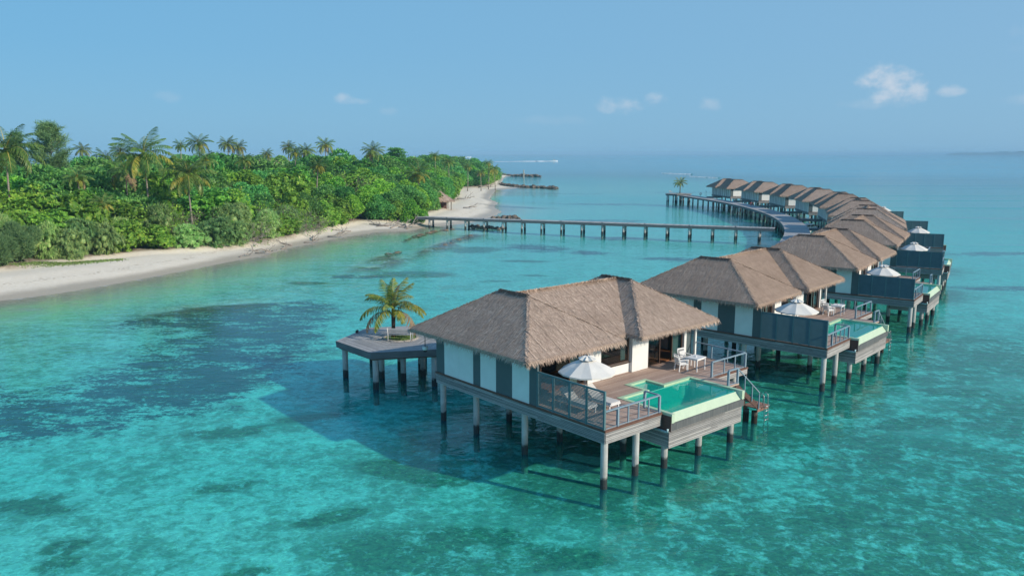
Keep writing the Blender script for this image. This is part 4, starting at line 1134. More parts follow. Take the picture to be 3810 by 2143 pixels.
KINDS = {
 'bright': [rosettes('crown', 1, M['leafbright']), rosettes('crown', 2, M['leafbright'], 18), rosettes('crown', 3, M['leafbright'], 12)],
 'dark': [broad('crown', 4, M['leafdark'], 16), broad('crown', 5, M['leafdark'], 20, spread_=None) if False else broad('crown', 5, M['leafdark'], 20), broad('crown', 6, M['leafdark'], 12)],
 'mid': [broad('crown', 7, M['leafmid'], 17), broad('crown', 8, M['leafmid'], 13), rosettes('crown', 9, M['leafmid'], 18)],
 'strap': [straps('crown', 10, M['leafstrap']), straps('crown', 11, M['leafstrap'], 16), straps('crown', 12, M['leafgreygreen'], 14)],
 'feather': [feathery('crown', 13, M['leafgreygreen']), feathery('crown', 14, M['leafneedle'])],
 'twig': [twiggy('crown', 15, M['leafmid']), twiggy('crown', 16, M['leafbright']), twiggy('crown', 17, M['leafmid'], 30, 500)],
}
def trunk_mesh(seed):
    rng = random.Random(seed); mb = MB()
    mb.tube([(0,0,0),(.03,.02,.3),(-.02,.04,.6),(.02,0,1.0)], [.045,.036,.028,.016], 8)
    for k in range(4):
        a = rng.uniform(0,6.28); mb.tube([(0,.02,.45+.1*k),(.16*math.cos(a),.16*math.sin(a),.68+.08*k),(.3*math.cos(a),.3*math.sin(a),.85+.08*k)], [.02,.014,.007], 6)
    return mb.mesh('trunk', M['bark'])
TRUNKS = [trunk_mesh(s) for s in (1,2,3)]

VN_ = {'bright': ('leafy_shrub','bright green shrub with glossy rosettes','shrub'), 'dark': ('broadleaf_tree','round dark green broad-leaved tree','tree'), 'mid': ('broadleaf_tree','mid green broad-leaved tree','tree'),
       'strap': ('pandanus_shrub','shaggy grey-green shrub with long strap leaves','shrub'), 'feather': ('feathery_shrub','dull green feathery shrub','shrub'), 'twig': ('bare_shrub','half-bare shrub of tangled grey branches','shrub')}
PLANTS = []   # (x, y, kind, crown radius xy, top height, inland distance)
def canopy_h(d, x, y):
    h = 3.4 + 6.2*(1-math.exp(-max(d,0)/8.0)) + 2.3*(1-math.exp(-max(d,0)/38.0))
    if y > 160: h = 4.0 + 6.0*(1-math.exp(-max(d,0)/7.0)) + 1.6*(1-math.exp(-max(d,0)/30.0))
    return h
rnd = random.Random(23)
cand = []
for _ in range(60000):
    x = rnd.uniform(-150, -8); y = rnd.uniform(88, 460)
    if x < -.665*y - 4: continue
    cand.append((x, y))
cx_ = np.array(cand); dins = sdist(cx_[:,0], cx_[:,1], VEG)
acc = []
order = np.argsort(np.where(dins > 0, dins, 1e9) + np.array([rnd.random()*2.5 for _ in cand]))
LIM = 292
for i in order:
    x, y = cand[i]; d = dins[i]
    if d < (1.0 if y < 172 else 2.6): continue
    if -20.5 < x < -13 and 190 < y < 205: continue
    dist = math.hypot(x, y)
    if d > (62 if y < 200 else 38): continue
    sp = 2.55 + .0085*max(dist-110, 0) + min(d, 45)*.115
    if any((x-a)**2 + (y-b)**2 < (sp*.5 + s*.5)**2 for a, b, s in acc): continue
    acc.append((x, y, sp)); 
    PLANTS.append([x, y, None, sp*.80, d])
print('plants', len(PLANTS))
def pick(x, y, d):
    r_ = rnd.random()
    if y < 175 and d < 5.5:
        if y < 101: return 'feather' if r_ < .8 else 'bright'
        if y < 108.5: return 'strap' if r_ < .85 else 'bright'
        if y < 117 and d < 4.5: return 'bright'
        if y < 133: return 'strap' if r_ < .88 else 'twig'
        if y < 150: return ('mid' if r_ < .25 else 'bright' if r_ < .45 else 'twig' if r_ < .85 else 'strap')
        return 'dark' if r_ < .4 else 'mid' if r_ < .75 else 'bright'
    if y < 175 and d < 16:
        if y < 112: return 'bright' if r_ < .62 else 'twig' if r_ < .82 else 'mid'
        if y < 128: return 'strap' if r_ < .45 else 'bright' if r_ < .7 else 'twig' if r_ < .82 else 'dark'
        return 'dark' if r_ < .38 else 'mid' if r_ < .58 else 'twig' if r_ < .82 else 'bright'
    if y < 175: return 'dark' if r_ < .42 else 'mid' if r_ < .72 else 'bright' if r_ < .88 else 'twig'
    if d < 6 and y > 230: return 'bright' if r_ < .3 else 'mid' if r_ < .7 else 'dark'
    return 'dark' if r_ < .50 else 'mid' if r_ < .93 else 'twig'
for P in PLANTS: P[2] = pick(P[0], P[1], P[4])

protos = {}
for k, ms in KINDS.items():
    for j, me_ in enumerate(ms): protos[(k, j)] = me_
count_front = {}
def zone(x, y, d):
    if y > 230: return 'on the far point by the narrow beach'
    if y > 172: return 'behind the right-hand beach' if False else 'in the thicket behind the second beach'
    if d > 22: return 'deep in the thicket, just its top showing'
    return 'in the thicket above the long beach'
gh_x = np.array([p[0] for p in PLANTS]); gh_y = np.array([p[1] for p in PLANTS]); gz, _ = ground_height(gh_x, gh_y)
front = sorted([i for i, p in enumerate(PLANTS) if p[4] < 4.5], key=lambda i: PLANTS[i][0]/PLANTS[i][1])
rank = {}
cnt = {}
for i in front:
    k = PLANTS[i][2]; cnt[k] = cnt.get(k, 0) + 1; rank[i] = cnt[k]
PALMS = [(-68.8,110.0,15.3,6.0,0),(-132.7,250.0,15.9,3.9,0),(-57.1,125.0,14.7,6.0,0),(-64.9,135.0,11.8,4.5,2),(-83.2,165.0,13.9,3.8,0),(-89.6,185.0,15.2,3.2,0),(-63.8,118.0,11.4,2.8,0),(-57.6,112.5,7.9,2.6,0),(-49.5,123.0,11.5,5.2,0),(-92.1,225.0,17.0,2.9,0),(-75.6,195.0,17.2,4.3,0),(-59.9,158.0,13.8,3.2,0),(-75.5,215.0,17.3,3.6,0),(-76.1,225.0,16.6,3.5,1),(-58.0,175.0,13.4,2.9,0),(-75.9,250.0,14.8,2.8,0),(-62.3,225.0,16.6,3.2,0),(-55.2,205.0,15.1,3.2,0),(-52.2,205.0,15.5,3.2,0),(-51.9,225.0,17.2,3.8,1),(-39.7,165.0,12.3,2.6,1),(-38.8,225.0,15.4,4.5,0),(-22.8,195.0,10.0,4.4,1),(-27.7,290.0,13.9,3.0,0),(-21.4,270.0,12.0,3.4,0),(-16.4,300.0,10.0,2.9,0),(-12.0,310.0,7.6,2.7,2),(-7.6,330.0,8.3,3.5,1),(-9.6,330.0,11.0,2.8,0),(-34.1,280.0,12.1,2.9,0)]
for i, (x, y, k, rad, d) in enumerate(PLANTS):
    nm, lab, cat = VN_[k]
    h = canopy_h(d, x, y)*(rnd.uniform(.84, 1.12) if d < 8 else rnd.uniform(.74, 1.14))
    # the plants round the big palms are low enough to leave their crowns clear
    for (qx, qy, qz, qf, _) in PALMS:
        dp_, dq_ = math.hypot(x, y), math.hypot(qx, qy)
        if dp_ < dq_ + 3 and abs(math.atan2(x, y) - math.atan2(qx, qy))*dq_ < qf*.8 and dq_ - dp_ < 45:
            h = max(2.2, min(h, 15 - (15 - (qz - .62*qf))*dp_/dq_ - float(gz[i])))
    if k in ('strap','twig','feather') : h *= .94
    if k == 'bright' and d < 5: h *= .85
    z0 = float(gz[i]) - .08
    tree = cat == 'tree' and h > 5
    o = empty(nm, (x, y, z0), rnd.uniform(0, 6.28))
    rz_ = max(1.3, min((h)/1.9, rad*1.05)) if tree or h > 6 else h/1.75
    j = rnd.randrange(len(KINDS[k]))
    c = link('crown', protos[(k, j)], o); s = rad*rnd.uniform(1.0, 1.25)
    c.scale = (s*rnd.uniform(.92,1.34), s*rnd.uniform(.92,1.34), rz_*rnd.uniform(.95,1.15)); c.rotation_euler = (rnd.uniform(-.16,.16), rnd.uniform(-.16,.16), rnd.uniform(0,6.28)); c.location = (0, 0, max(h - rz_, rz_*.62))
    if not tree and h > 5.0 and d < 20:    # tall shrub: foliage reaches down to the ground
        c.scale = (s*1.15, s*1.15, h*.56); c.location = (0, 0, h*.46)
    if tree:
        tk = link('trunk', TRUNKS[i % 3], o); tk.scale = (h*.75, h*.75, max(h - rz_*.6, 1.0))
    if i in rank:
        l = '%s, %s such along the beach from the left' % (lab, nth(rank[i]-1))
        tag(o, l, cat, 'plants along the edge of the beach')
    else:
        tag(o, lab + ' ' + zone(x, y, d), cat, 'plants of the island thicket')

# ---- coconut palms
def frond_geo(L, seed, droop=1.0, nl=26):
    """one frond along +X: rib strip and two rows of hanging leaflets; returns quads and material indices"""
    rng = np.random.default_rng(seed)
    ts = np.linspace(0, 1, 9)
    el0 = 1.0
    pts = np.zeros((9,3)); ang = .75
    for i in range(1, 9):
        a = ang - droop*1.55*(ts[i]**1.25); st = L/8
        pts[i] = pts[i-1] + np.array([math.cos(a), 0, math.sin(a)])*st
    q = []; mi = []
    for i in range(8):
        w0 = .012*(1-ts[i]*.8)*L; w1 = .012*(1-ts[i+1]*.8)*L
        p, e = pts[i], pts[i+1]; y = np.array([0,1,0])
        q += [p-y*w0, p+y*w0, e+y*w1, e-y*w1]; mi.append(1)
    for sgn in (-1, 1):
        for k in range(nl):
            u = .12 + .88*(k+.5)/nl; f_ = u*8; i = min(int(f_), 7); p = pts[i] + (pts[i+1]-pts[i])*(f_-i)
            tan = unit(pts[i+1]-pts[i]); ll = L*.27*math.sin(math.pi*(u*.82+.14))**.7*rng.uniform(.85,1.1)
            d = unit(tan*.65 + np.array([0, sgn*.9, 0]) + np.array([0,0,-.30-.35*droop*u]) + rng.normal(0,.08,3))
            d2 = unit(d + np.array([0,0,-.75*droop])); s = unit(np.cross(d, np.array([0,0,1.0])))*.0125*L
            m_ = p + d*ll*.55; e = m_ + d2*ll*.5
            q += [p-s*.7, p+s*.7, m_+s, m_-s, m_-s, m_+s, e+s*.15, e-s*.15]; mi += [0, 0]
    return np.array(q), np.array(mi)
def rotz(v, a): c, s = math.cos(a), math.sin(a); return np.stack([v[:,0]*c - v[:,1]*s, v[:,0]*s + v[:,1]*c, v[:,2]], 1)
def roty(v, a): c, s = math.cos(a), math.sin(a); return np.stack([v[:,0]*c - v[:,2]*s, v[:,1], v[:,0]*s + v[:,2]*c], 1)
def palm_crown(seed, n=27, yellow=.07, dead=.035):
    rng = np.random.default_rng(seed); Q = []; MI = []
    for k in range(n):
        t_ = k/(n-1)
        q, mi = frond_geo(1.0*rng.uniform(.85,1.08), seed*100+k, droop=.55+.75*t_, nl=26)
        q = roty(q, (.62 - 1.45*t_)*1.0 + rng.normal(0,.06)); q = rotz(q, k*2.399 + rng.normal(0,.12))
        z = rng.random(); low = t_ > .55
        mm_ = 2 if (low and z < yellow*2.2) else 3 if (t_ > .8 and z > 1-dead*4) else 0
        Q.append(q); MI.append(np.where(mi == 1, 1, mm_))
    return crown_mesh('crown', np.concatenate(Q), np.zeros((0,3)), [M['palmleaf'], M['rachis'], M['palmyellow'], M['palmdead']], np.concatenate(MI))
PC = [palm_crown(1), palm_crown(2, 24), palm_crown(3, 29), palm_crown(4, 26, .32, .03), palm_crown(5, 25, .36, .05), palm_crown(6, 22, .15, .2)]
def palm_trunk(h, lean, seed):
    rng = random.Random(seed); n = 9; pts = []; rad = []
    for i in range(n+1):
        u = i/n; pts.append((lean*(u**1.6), .12*math.sin(u*4+seed), h*u)); rad.append(.17*(1-.42*u) + .06*math.exp(-u*12))
    mb = MB(); mb.tube(pts, rad, 10); return mb.mesh('trunk', M['palmbark'], True)
porder = sorted(range(len(PALMS)), key=lambda i: PALMS[i][0]/PALMS[i][1])
for r_, i in enumerate(porder):
    x, y, zc, fl, yl = PALMS[i]
    g = float(ground_height(np.array([x]), np.array([y]))[0][0]) - .1
    lean = rnd.uniform(-.9, .9); a = rnd.uniform(0, 6.28)
    o = empty('coconut_palm', (x - lean*math.cos(a), y - lean*math.sin(a), g), a)
    link('trunk', palm_trunk(zc - g, lean, i), o)
    c = link('crown', PC[(3 + i % 2) if yl == 1 else 5 if yl == 2 else i % 3], o, (lean, .12*math.sin(4+i), zc - g), rnd.uniform(0, 6.28)); fl *= .88; c.scale = (fl, fl, fl)
    look = 'tall coconut palm with yellowing lower fronds' if yl == 1 else 'coconut palm with browning lower fronds' if yl == 2 else ('large leafy green coconut palm' if fl > 4 else 'green coconut palm')
    tag(o, '%s, %s island palm from the left' % (look, nth(r_)), 'palm', 'coconut palms on the island')

# ---- tall casuarina and a tiered tree on the skyline
def casuarina(seed, H, Rm):
    rng = np.random.default_rng(seed); Q = []; br = MB()
    for b in range(120):
        u = rng.uniform(.22, 1)**.9; z = H*u; rr = Rm*(1.05 - .72*u)*rng.uniform(.5, 1.1)*(1 if u < .85 else .8); a = rng.uniform(0, 6.28)
        st = np.array([.3*math.sin(u*5), 0, z - rr*.35]); en = np.array([rr*math.cos(a), rr*math.sin(a), z + rr*.30])
        br.tube([tuple(st), tuple(en)], [.05,.015], 4)
        k = 95; t_ = rng.uniform(.25, 1.05, k)[:,None]; p = st + (en-st)*t_ + rng.normal(0, .26, (k,3))
        d = unit((en-st)*.25 + rng.normal(0,.55,(k,3)) + np.array([0,0,.1])); s = unit(np.cross(d, rng.normal(0,1,(k,3)))); l = rng.uniform(.5,1.1,k)[:,None]
        Q.append(np.stack([p-s*.05, p+s*.05, p+d*l+s*.02, p+d*l-s*.02], 1).reshape(-1,3))
    return crown_mesh('crown', np.concatenate(Q), np.zeros((0,3)), M['leafneedle']), br.mesh('branch', M['bark'])
for (x, y, H, Rm, s_, lab) in ((-84.5,148,18.8,6.2,3,'tall dark feathery casuarina tree standing above the thicket beside the big left palm'),(-92.0,150,17.0,3.4,4,'slender feathery casuarina behind the big palm, next to the taller casuarina')):
    o = empty('casuarina_tree', (x, y, 1.2), s_)
    c, b = casuarina(s_, H, Rm); link('crown', c, o); 
    tm_ = MB(); tm_.tube([(0,0,0),(.15,0,H*.3),(.2,0,H*.6),(0,0,H*.93)], [.28,.22,.14,.04], 9); tk = tm_.build('trunk', M['bark'], o); link('branches', b, tk)
    tag(o, lab, 'tree', 'casuarina trees')
o = empty('tiered_tree', (-38.9, 270, 1.4)); c = link('crown', tiered('crown', 5, M['leafdark']), o, (0,0,12.0)); c.scale = (3.6,3.6,3.4)
tk = MB().tube([(0,0,0),(.1,0,6),(0,0,14.6)], [.25,.2,.06], 8).build('trunk', M['bark'], o)
tag(o, 'dark tree with flat tiered branches rising above the skyline of the island', 'tree')

# green ground cover creeping over the sand at the foot of the feathery shrubs
rng = np.random.default_rng(31); n = 3000
u_ = rng.beta(1.6, 1.6, n); w_ = rng.normal(0, .75, n)*(1.2-np.abs(u_-.4))
px_ = -61.5 + 10*u_ + w_*.7; py_ = 97.2 + 9.0*u_ - np.abs(w_)*.9 - .6
gz_, _ = ground_height(px_, py_)
p = np.stack([px_, py_, gz_ - .01], 1); d = unit(rng.normal(0,.5,(n,3)) + np.array([0,0,1.0])); s = unit(np.cross(d, rng.normal(0,1,(n,3))))
l = rng.uniform(.10,.28,n)[:,None]
q = np.stack([p-s*.05, p+s*.05, p+d*l+s*.02, p+d*l-s*.02], 1).reshape(-1,3)
tag(link('ground_cover', crown_mesh('ground_cover', q, np.zeros((0,3)), M['grass'])), 'low green creeper on the sand below the feathery shrubs', 'grass', kind='stuff')

# ------------------------------------------------------------------ jetty, walkway, platforms
def deck_strip(path, width, z, pw, mb, rng):
    """cross boards along a centre line, one piece each"""
    P = [Vector((x, y, 0)) for x, y in path]
    L = [0.0]
    for a, b in zip(P[:-1], P[1:]): L.append(L[-1] + (b-a).length)
    def at(s):
        for i in range(len(P)-1):
            if s <= L[i+1] or i == len(P)-2:
                k = (s-L[i])/(L[i+1]-L[i]); return P[i].lerp(P[i+1], k), (P[i+1]-P[i]).normalized()
    def smooth(s):
        p, d = at(s); d = (at(min(L[-1], s+1.5))[0] - at(max(0, s-1.5))[0]).normalized(); return p, d
    s = 0.0
    while s < L[-1]-1e-3:
        e = min(s+pw, L[-1]); g = .012
        (a, da), (b, db) = smooth(s+g), smooth(e-g)
        na = Vector((-da.y, da.x, 0)); nb = Vector((-db.y, db.x, 0)); w = width/2 + rng.uniform(-.02,.02)
        zz_ = z + rng.uniform(-.004,.004)
        vs = [a-na*w, a+na*w, b+nb*w, b-nb*w]
        mb.add([(v.x, v.y, zz_) for v in vs] + [(v.x, v.y, zz_-.05) for v in vs], [(0,3,2,1)[::-1] if False else (0,1,2,3)[::-1], (4,5,6,7), (0,1,5,4), (1,2,6,5), (2,3,7,6), (3,0,4,7)])
        s = e
    return smooth, L[-1]
def edge_beam(mb, smooth, Ltot, off, z0, z1, w=.12, step=2.0):
    n = max(2, int(Ltot/step)); prev = None
    for i in range(n+1):
        p, d = smooth(Ltot*i/n); nn = Vector((-d.y, d.x, 0)); a = p + nn*(off-w/2); b = p + nn*(off+w/2)
        cur = [(a.x,a.y,z0),(b.x,b.y,z0),(b.x,b.y,z1),(a.x,a.y,z1)]
        if prev: mb.add(prev + cur, [(0,4,5,1),(1,5,6,2),(2,6,7,3),(3,7,4,0)])
        prev = cur
rr = random.Random(4)
# jetty from the island to the walkway
ja, jb = Vector((-19.4,165.0,0)), Vector((47.6,138.6,0)); jd = (jb-ja).normalized(); jn = Vector((-jd.y, jd.x, 0))
jet = empty('jetty', (0,0,0))
mb = MB(); sm, LJ = deck_strip([(ja.x,ja.y),((ja+jb).x/2,(ja+jb).y/2),(jb.x-1.6,jb.y+.6)], 2.3, 2.12, .22, mb, rr); mb.build('deck', M['greywood'], jet)
mb = MB()
for o_ in (-1.1, 1.1): edge_beam(mb, sm, LJ, o_, 1.60, 2.06)
mb.build('edge_beam', M['jettyside'], jet)
k = 0; s = 3.0
while s < LJ-2:
    p, d = sm(s)
    for o_ in (-.85, .85):
        q = p + jn*o_; g = ground_height(np.array([q.x]), np.array([q.y]))[0][0]
        MB().tube([(q.x,q.y,min(g,-.2)-1),(q.x,q.y,1.62)], .21, 10).build('column', M['column'], jet)
    MB().bar((p - jn*1.0 + Vector((0,0,1.5))), (p + jn*1.0 + Vector((0,0,1.5))), .25, .2).build('crossbeam', M['jettyside'], jet)
    if k % 2: 
        q = p + jn*(-1.05); MB().box(q.x-.09,q.x+.09,q.y-.09,q.y+.09,2.12,2.24).build('deck_light', M['lampblack'], jet)
    s += 4.05; k += 1
tag(jet, 'long straight grey boardwalk jetty on columns between the beach and the villas', 'jetty')

# curved walkway behind the villas
cen = []
for i in range(0, 11):
    x, y, a = POSES[i]
    for lx in ((1, 8, 15) if i else (4, 10)):
        p = vloc(i, lx, 19.0, 0); cen.append((p[0], p[1]))
cen = [(-4.6,53.2)] + cen + [(55.2,241.0),(53.8,248.0)]
# even out the line
C_ = np.array(cen)
for _ in range(4): C_[1:-1] = (C_[:-2] + 2*C_[1:-1] + C_[2:])/4
wk = empty('curved_walkway', (0,0,0))
mb = MB(); sm, LW = deck_strip([tuple(c) for c in C_], 4.0, 2.16, .24, mb, rr); mb.build('deck', M['greywood'], wk)
mb = MB()
for o_ in (-1.96, 1.96): edge_beam(mb, sm, LW, o_, 1.68, 2.10, .1)
edge_beam(mb, sm, LW, 0, 1.72, 2.08, 2.6)
mb.build('edge_beam', M['jettyside'], wk)
ncol = 0
s = LW - 2
while s > 2 and ncol < 98:
    p, d = sm(s); nn = Vector((-d.y, d.x, 0))
    for o_ in (-1.6, 1.6):
        q = p + nn*o_; MB().tube([(q.x,q.y,-3),(q.x,q.y,1.72)], .2, 8).build('column', M['dcolumn'], wk); ncol += 1
    s -= 4.1 if s > LW*.45 else 7.0
tag(wk, 'curved grey boardwalk on many columns running behind the thatched villas', 'walkway')

def hex_platform(cx, cy, a0, rad, label):
    h = empty('palm_platform', (cx, cy, 0))
    V = [Vector((rad*math.cos(R(a0+60*k)), rad*math.sin(R(a0+60*k)), 0)) for k in range(6)]
    mb = MB(); ri = 1.12; zt = 2.55; bw = .16
    for k in range(6):
        A, B = V[k], V[(k+1) % 6]; n = int(rad*.866/bw)
        for i in range(n):
            t0 = 1 - i/n; t1 = 1 - (i+1)/n + .004
            if t1*rad*.866 < ri-.2: break
            jz = rr.uniform(-.003,.003)
            mb.add([(*(A*t0).xy, zt+jz), (*(B*t0).xy, zt+jz), (*(B*t1).xy, zt+jz), (*(A*t1).xy, zt+jz)], [(0,1,2,3)])
    mb.build('deck', M['greywood'], h)
    mb = MB()
    for k in range(6):
        A, B = V[k], V[(k+1) % 6]
        for z0, z1, f_ in ((2.13,2.33,1.0),(2.335,2.54,1.004)):
            a, b = A*f_, B*f_
            mb.add([(*a.xy,z0),(*b.xy,z0),(*b.xy,z1),(*a.xy,z1),(*(a*.97).xy,z0),(*(b*.97).xy,z0),(*(b*.97).xy,z1),(*(a*.97).xy,z1)], [(0,1,2,3),(7,6,5,4),(3,2,6,7),(1,0,4,5)])
    mb.build('fascia', M['jettyside'], h)
    MB().prism([tuple((v*.95).xy) for v in V], 2.0, 2.14).build('slab', M['slab'], h)
    for k in range(6):
        c = V[k]*.87; MB().tube([(c.x,c.y,-3),(c.x,c.y,2.0)], .19, 14).build('column', M['column'], h)
    for k in range(6):
        a = R(a0+30+60*k); MB().tube([(1.6*math.cos(a),1.6*math.sin(a),-3),(1.6*math.cos(a),1.6*math.sin(a),2.0)], .19, 12).build('column', M['column'], h)
    kerb = MB(); n = 28
    vs = []
    for r_, z in ((1.20,2.555),(1.20,2.62),(1.06,2.62),(1.06,2.5)):
        for i in range(n): vs.append((r_*math.cos(2*math.pi*i/n), r_*math.sin(2*math.pi*i/n), z))
    kerb.add(vs, [(j*n+i, j*n+(i+1) % n, (j+1)*n+(i+1) % n, (j+1)*n+i) for j in range(3) for i in range(n)])
    ko = kerb.build('planter_kerb', M['stone'], h)
    MB().prism([(1.06*math.cos(2*math.pi*i/n), 1.06*math.sin(2*math.pi*i/n)) for i in range(n)], 2.5, 2.57).build('planter_soil', M['grass'], ko)
    tag(h, label, 'platform', 'hexagonal palm platforms')
    # grass in the ring
    rng = np.random.default_rng(8); n = 1500; a = rng.uniform(0,6.28,n); r_ = 1.0*np.sqrt(rng.random(n))
    p = np.stack([cx + r_*np.cos(a), cy + r_*np.sin(a), np.full(n, 2.575)], 1); d = unit(rng.normal(0,.35,(n,3)) + np.array([0,0,1])); s_ = unit(np.cross(d, rng.normal(0,1,(n,3)))); l = rng.uniform(.04,.10,n)[:,None]
    q = np.stack([p-s_*.012, p+s_*.012, p+d*l+s_*.003, p+d*l-s_*.003], 1).reshape(-1,3)
    tag(link('grass', crown_mesh('grass', q, np.zeros((0,3)), M['grass'])), 'short green grass in the round planter under the palm', 'grass', kind='stuff')
    return h
hex_platform(-7.6, 53.2, -48, 4.35, 'grey hexagonal wooden platform on columns beside the furnished villa')
hex_platform(52.2, 251.0, 12, 4.35, 'small far hexagonal platform on columns where the curved walkway ends')

# palms on the platforms, every frond its own part
FR = []
for s_, (L, dr) in enumerate(((1.0,.6),(1.0,.85),(1.0,1.1),(.95,1.3))):
    for ym in ('deckpalm','palmyellow','palmdead'):
        q, mi = frond_geo(L, 900+s_, dr, 30); FR.append(crown_mesh('frond', q, np.zeros((0,3)), [M[ym], M['rachis']], mi))
def deck_palm(x, y, z, h, fl, label, spec):
    o = empty('palm_tree', (x, y, z))
    mb = MB(); mb.tube([(0,0,0),(.02,0,h*.4),(.04,0,h*.8),(.02,0,h)], [.16,.13,.15,.10], 12); mb.build('trunk', M['palmbarkdark'], o, smooth=True)
    for az_, el_, vi, col_, k in spec:
        f_ = link('frond', FR[vi*3+col_], o, (0.02,0,h-.05)); f_.rotation_euler = (0, -R(el_), R(az_)); f_.scale = (fl*k,)*3
    tag(o, label, 'palm tree', 'palms on the platforms')
M['palmbarkdark'] = simple('dark_palm_bark', (.10,.075,.06), (.06,.045,.035), 8, .9, bump=.6, stretch=(.6,.6,3))
spec1 = [(200,-5,2,0,1.0),(188,-32,2,2,1.02),(232,-28,2,1,.92),(300,-22,1,1,.80),(352,2,2,1,1.0),(338,-35,2,2,1.0),(20,-10,2,0,.95),(60,10,1,0,.95),(110,12,1,0,.95),(150,8,1,0,1.0),(165,22,1,1,.9),(135,42,0,0,.92),(40,46,0,0,.95),(28,34,0,1,.9),(258,8,1,0,.8),(285,24,1,0,.75),(90,62,0,0,.85),(255,58,0,0,.7),(10,60,0,2,.7),(215,30,1,0,.85),(320,14,1,0,.85)]
deck_palm(-8.15, 53.4, 2.56, 1.95, 2.65, 'young coconut palm with yellow-green fronds in the round planter of the front platform', spec1)
deck_palm(52.6, 251.0, 2.56, 3.0, 2.7, 'small green coconut palm standing alone on the far walkway platform', [(k*36+5*(k % 3), 40-18*(k % 4), (k % 4), 0, 1.0) for k in range(16)])

def bench(x, y, z, rz, label):
    b = empty('bench', (x, y, z), rz); fr_ = MB()
    s = MB()
    for k in range(4): s.box(-.75,.75,-.25+.125*k,-.14+.125*k,.42,.455)
    s.build('seat', M['greywood'], b)
    s = MB()
    for k in range(3): s.box(-.75,.75,.27+.03*k,.295+.03*k,.52+.13*k,.63+.13*k)
    s.build('backrest', M['greywood'], b)
    for xx in (-.78,.78):
        f_ = MB(); f_.tube([(xx,-.26,0),(xx,-.28,.40),(xx,-.22,.66),(xx,.10,.68),(xx,.30,.62)], .03, 8); f_.tube([(xx,.26,0),(xx,.24,.42),(xx,.40,.92)], .03, 8)
        f_.build('side_frame', M['cushion'], b, smooth=True)
    tag(b, label, 'bench', 'benches by the platform palms')
bench(-7.5, 52.15, 2.62, R(180-8), 'grey slatted bench with white metal arms in front of the young palm')
bench(50.0, 252.0, 2.56, R(60), 'pale bench on the far hexagonal platform beside the small palm')
# security camera under the eave
c = empty('security_camera', vloc(0, -.28, 13.6, 4.25)); MB().tube([(0,0,-.05),(0,0,-.20),(0,0,-.26)], [.16,.16,.10], 12).build('housing', M['white'], c, smooth=True)
MB().tube([(0,0,-.26),(0,0,-.34),(0,0,-.38)], [.11,.09,.03], 12).build('dome', M['lampblack'], c, smooth=True); MB().bar((0,0,-.05),(0,0,.75),.04).build('bracket', M['lampblack'], c)
tag(c, 'white dome security camera hanging under the thatched eave by the platform', 'camera')
for (x, y, w) in ((-10.9,54.75,'left'),(-8.2,49.75,'front')):
    l = empty('flood_light', (x, y, 2.56 if w == 'left' else 1.95)); MB().tube([(0,-.14,.10),(0,.14,.10)], .10, 10).build('lamp_head', M['lampblack'], l); MB().box(-.05,.05,-.05,.05,0,.06).build('foot', M['lampblack'], l)
    tag(l, 'small black lamp on the ' + ('far edge' if w == 'left' else 'soffit at the corner') + ' of the palm platform', 'lamp')

# ------------------------------------------------------------------ rocks, driftwood, hut, boats, far islands
def rock_mesh(seed, flat=1.0, mat='rock'):
    import bmesh
    rng = random.Random(seed); bm = bmesh.new(); bmesh.ops.create_icosphere(bm, subdivisions=3, radius=1)
    pl = [(Vector((rng.uniform(-1,1),rng.uniform(-1,1),rng.uniform(-1,1))).normalized(), rng.uniform(.55,.85)) for _ in range(11)]
    from mathutils import noise as mn
    for v in bm.verts:
        for n, d in pl:
            k = v.co.dot(n)
            if k > d: v.co -= n*(k-d)*.85
        v.co *= 1 + (.16 if flat > .5 else .30)*mn.noise(v.co*2.3 + Vector((seed,0,0))) + (.07 if flat > .5 else .16)*mn.noise(v.co*6 + Vector((0,seed,0)))
        v.co.z *= flat
    me = bpy.data.meshes.new('rock'); bm.to_mesh(me); bm.free(); me.materials.append(M[mat]); return me
RK = [rock_mesh(s, .75) for s in (1,2,3,4)]; RF = [rock_mesh(s, .35, 'reefrock') for s in (5,6,7)]
def rocks(path, n, spread, s0, s1, zc, label, group, ms=RK, name='boulder', build=1.0):
    P = [Vector((*p, 0)) for p in path]; L = [(b-a).length for a, b in zip(P[:-1], P[1:])]; T = sum(L)
    for k in range(n):
        s = (k+rr.random())/n*T; i = 0
        while i < len(L)-1 and s > L[i]: s -= L[i]; i += 1
        p = P[i].lerp(P[i+1], min(1, s/L[i])); o_ = rr.uniform(-spread, spread)
        sc = rr.uniform(s0, s1); o = link(name, ms[k % len(ms)], None, (p.x+rr.uniform(-.4,.4), p.y+o_, zc + build*(1-abs(o_)/max(spread,.1))*sc*.55), rr.uniform(0,6.28)); o.scale = (sc*rr.uniform(.8,1.3), sc, sc*rr.uniform(.7,1.05))
        tag(o, label, 'rock', group)
rocks([(-5.5,389),(.5,372),(6.6,360),(14.2,354),(19.8,347)], 105, 2.2, .5, 1.15, .0, 'dark boulder piled in the long rock groyne at the end of the beach', 'boulders of the near rock groyne')
rocks([(-7.1,546),(.8,538),(9.7,531),(17.9,522)], 70, 2.6, .7, 1.5, .0, 'dark boulder piled in the farther rock groyne', 'boulders of the far rock groyne')
rocks([(-4.5,184.5),(-1.5,188),(1.5,185)], 26, 1.8, .3, .75, .05, 'dark wet rock at the water edge just behind the jetty', 'rocks by the jetty')
rocks([(-8.5,162.5),(-5.0,160.5),(-2.0,158.5)], 30, 2.2, .25, .65, .1, 'brown rock under the shore end of the jetty', 'rocks under the jetty')
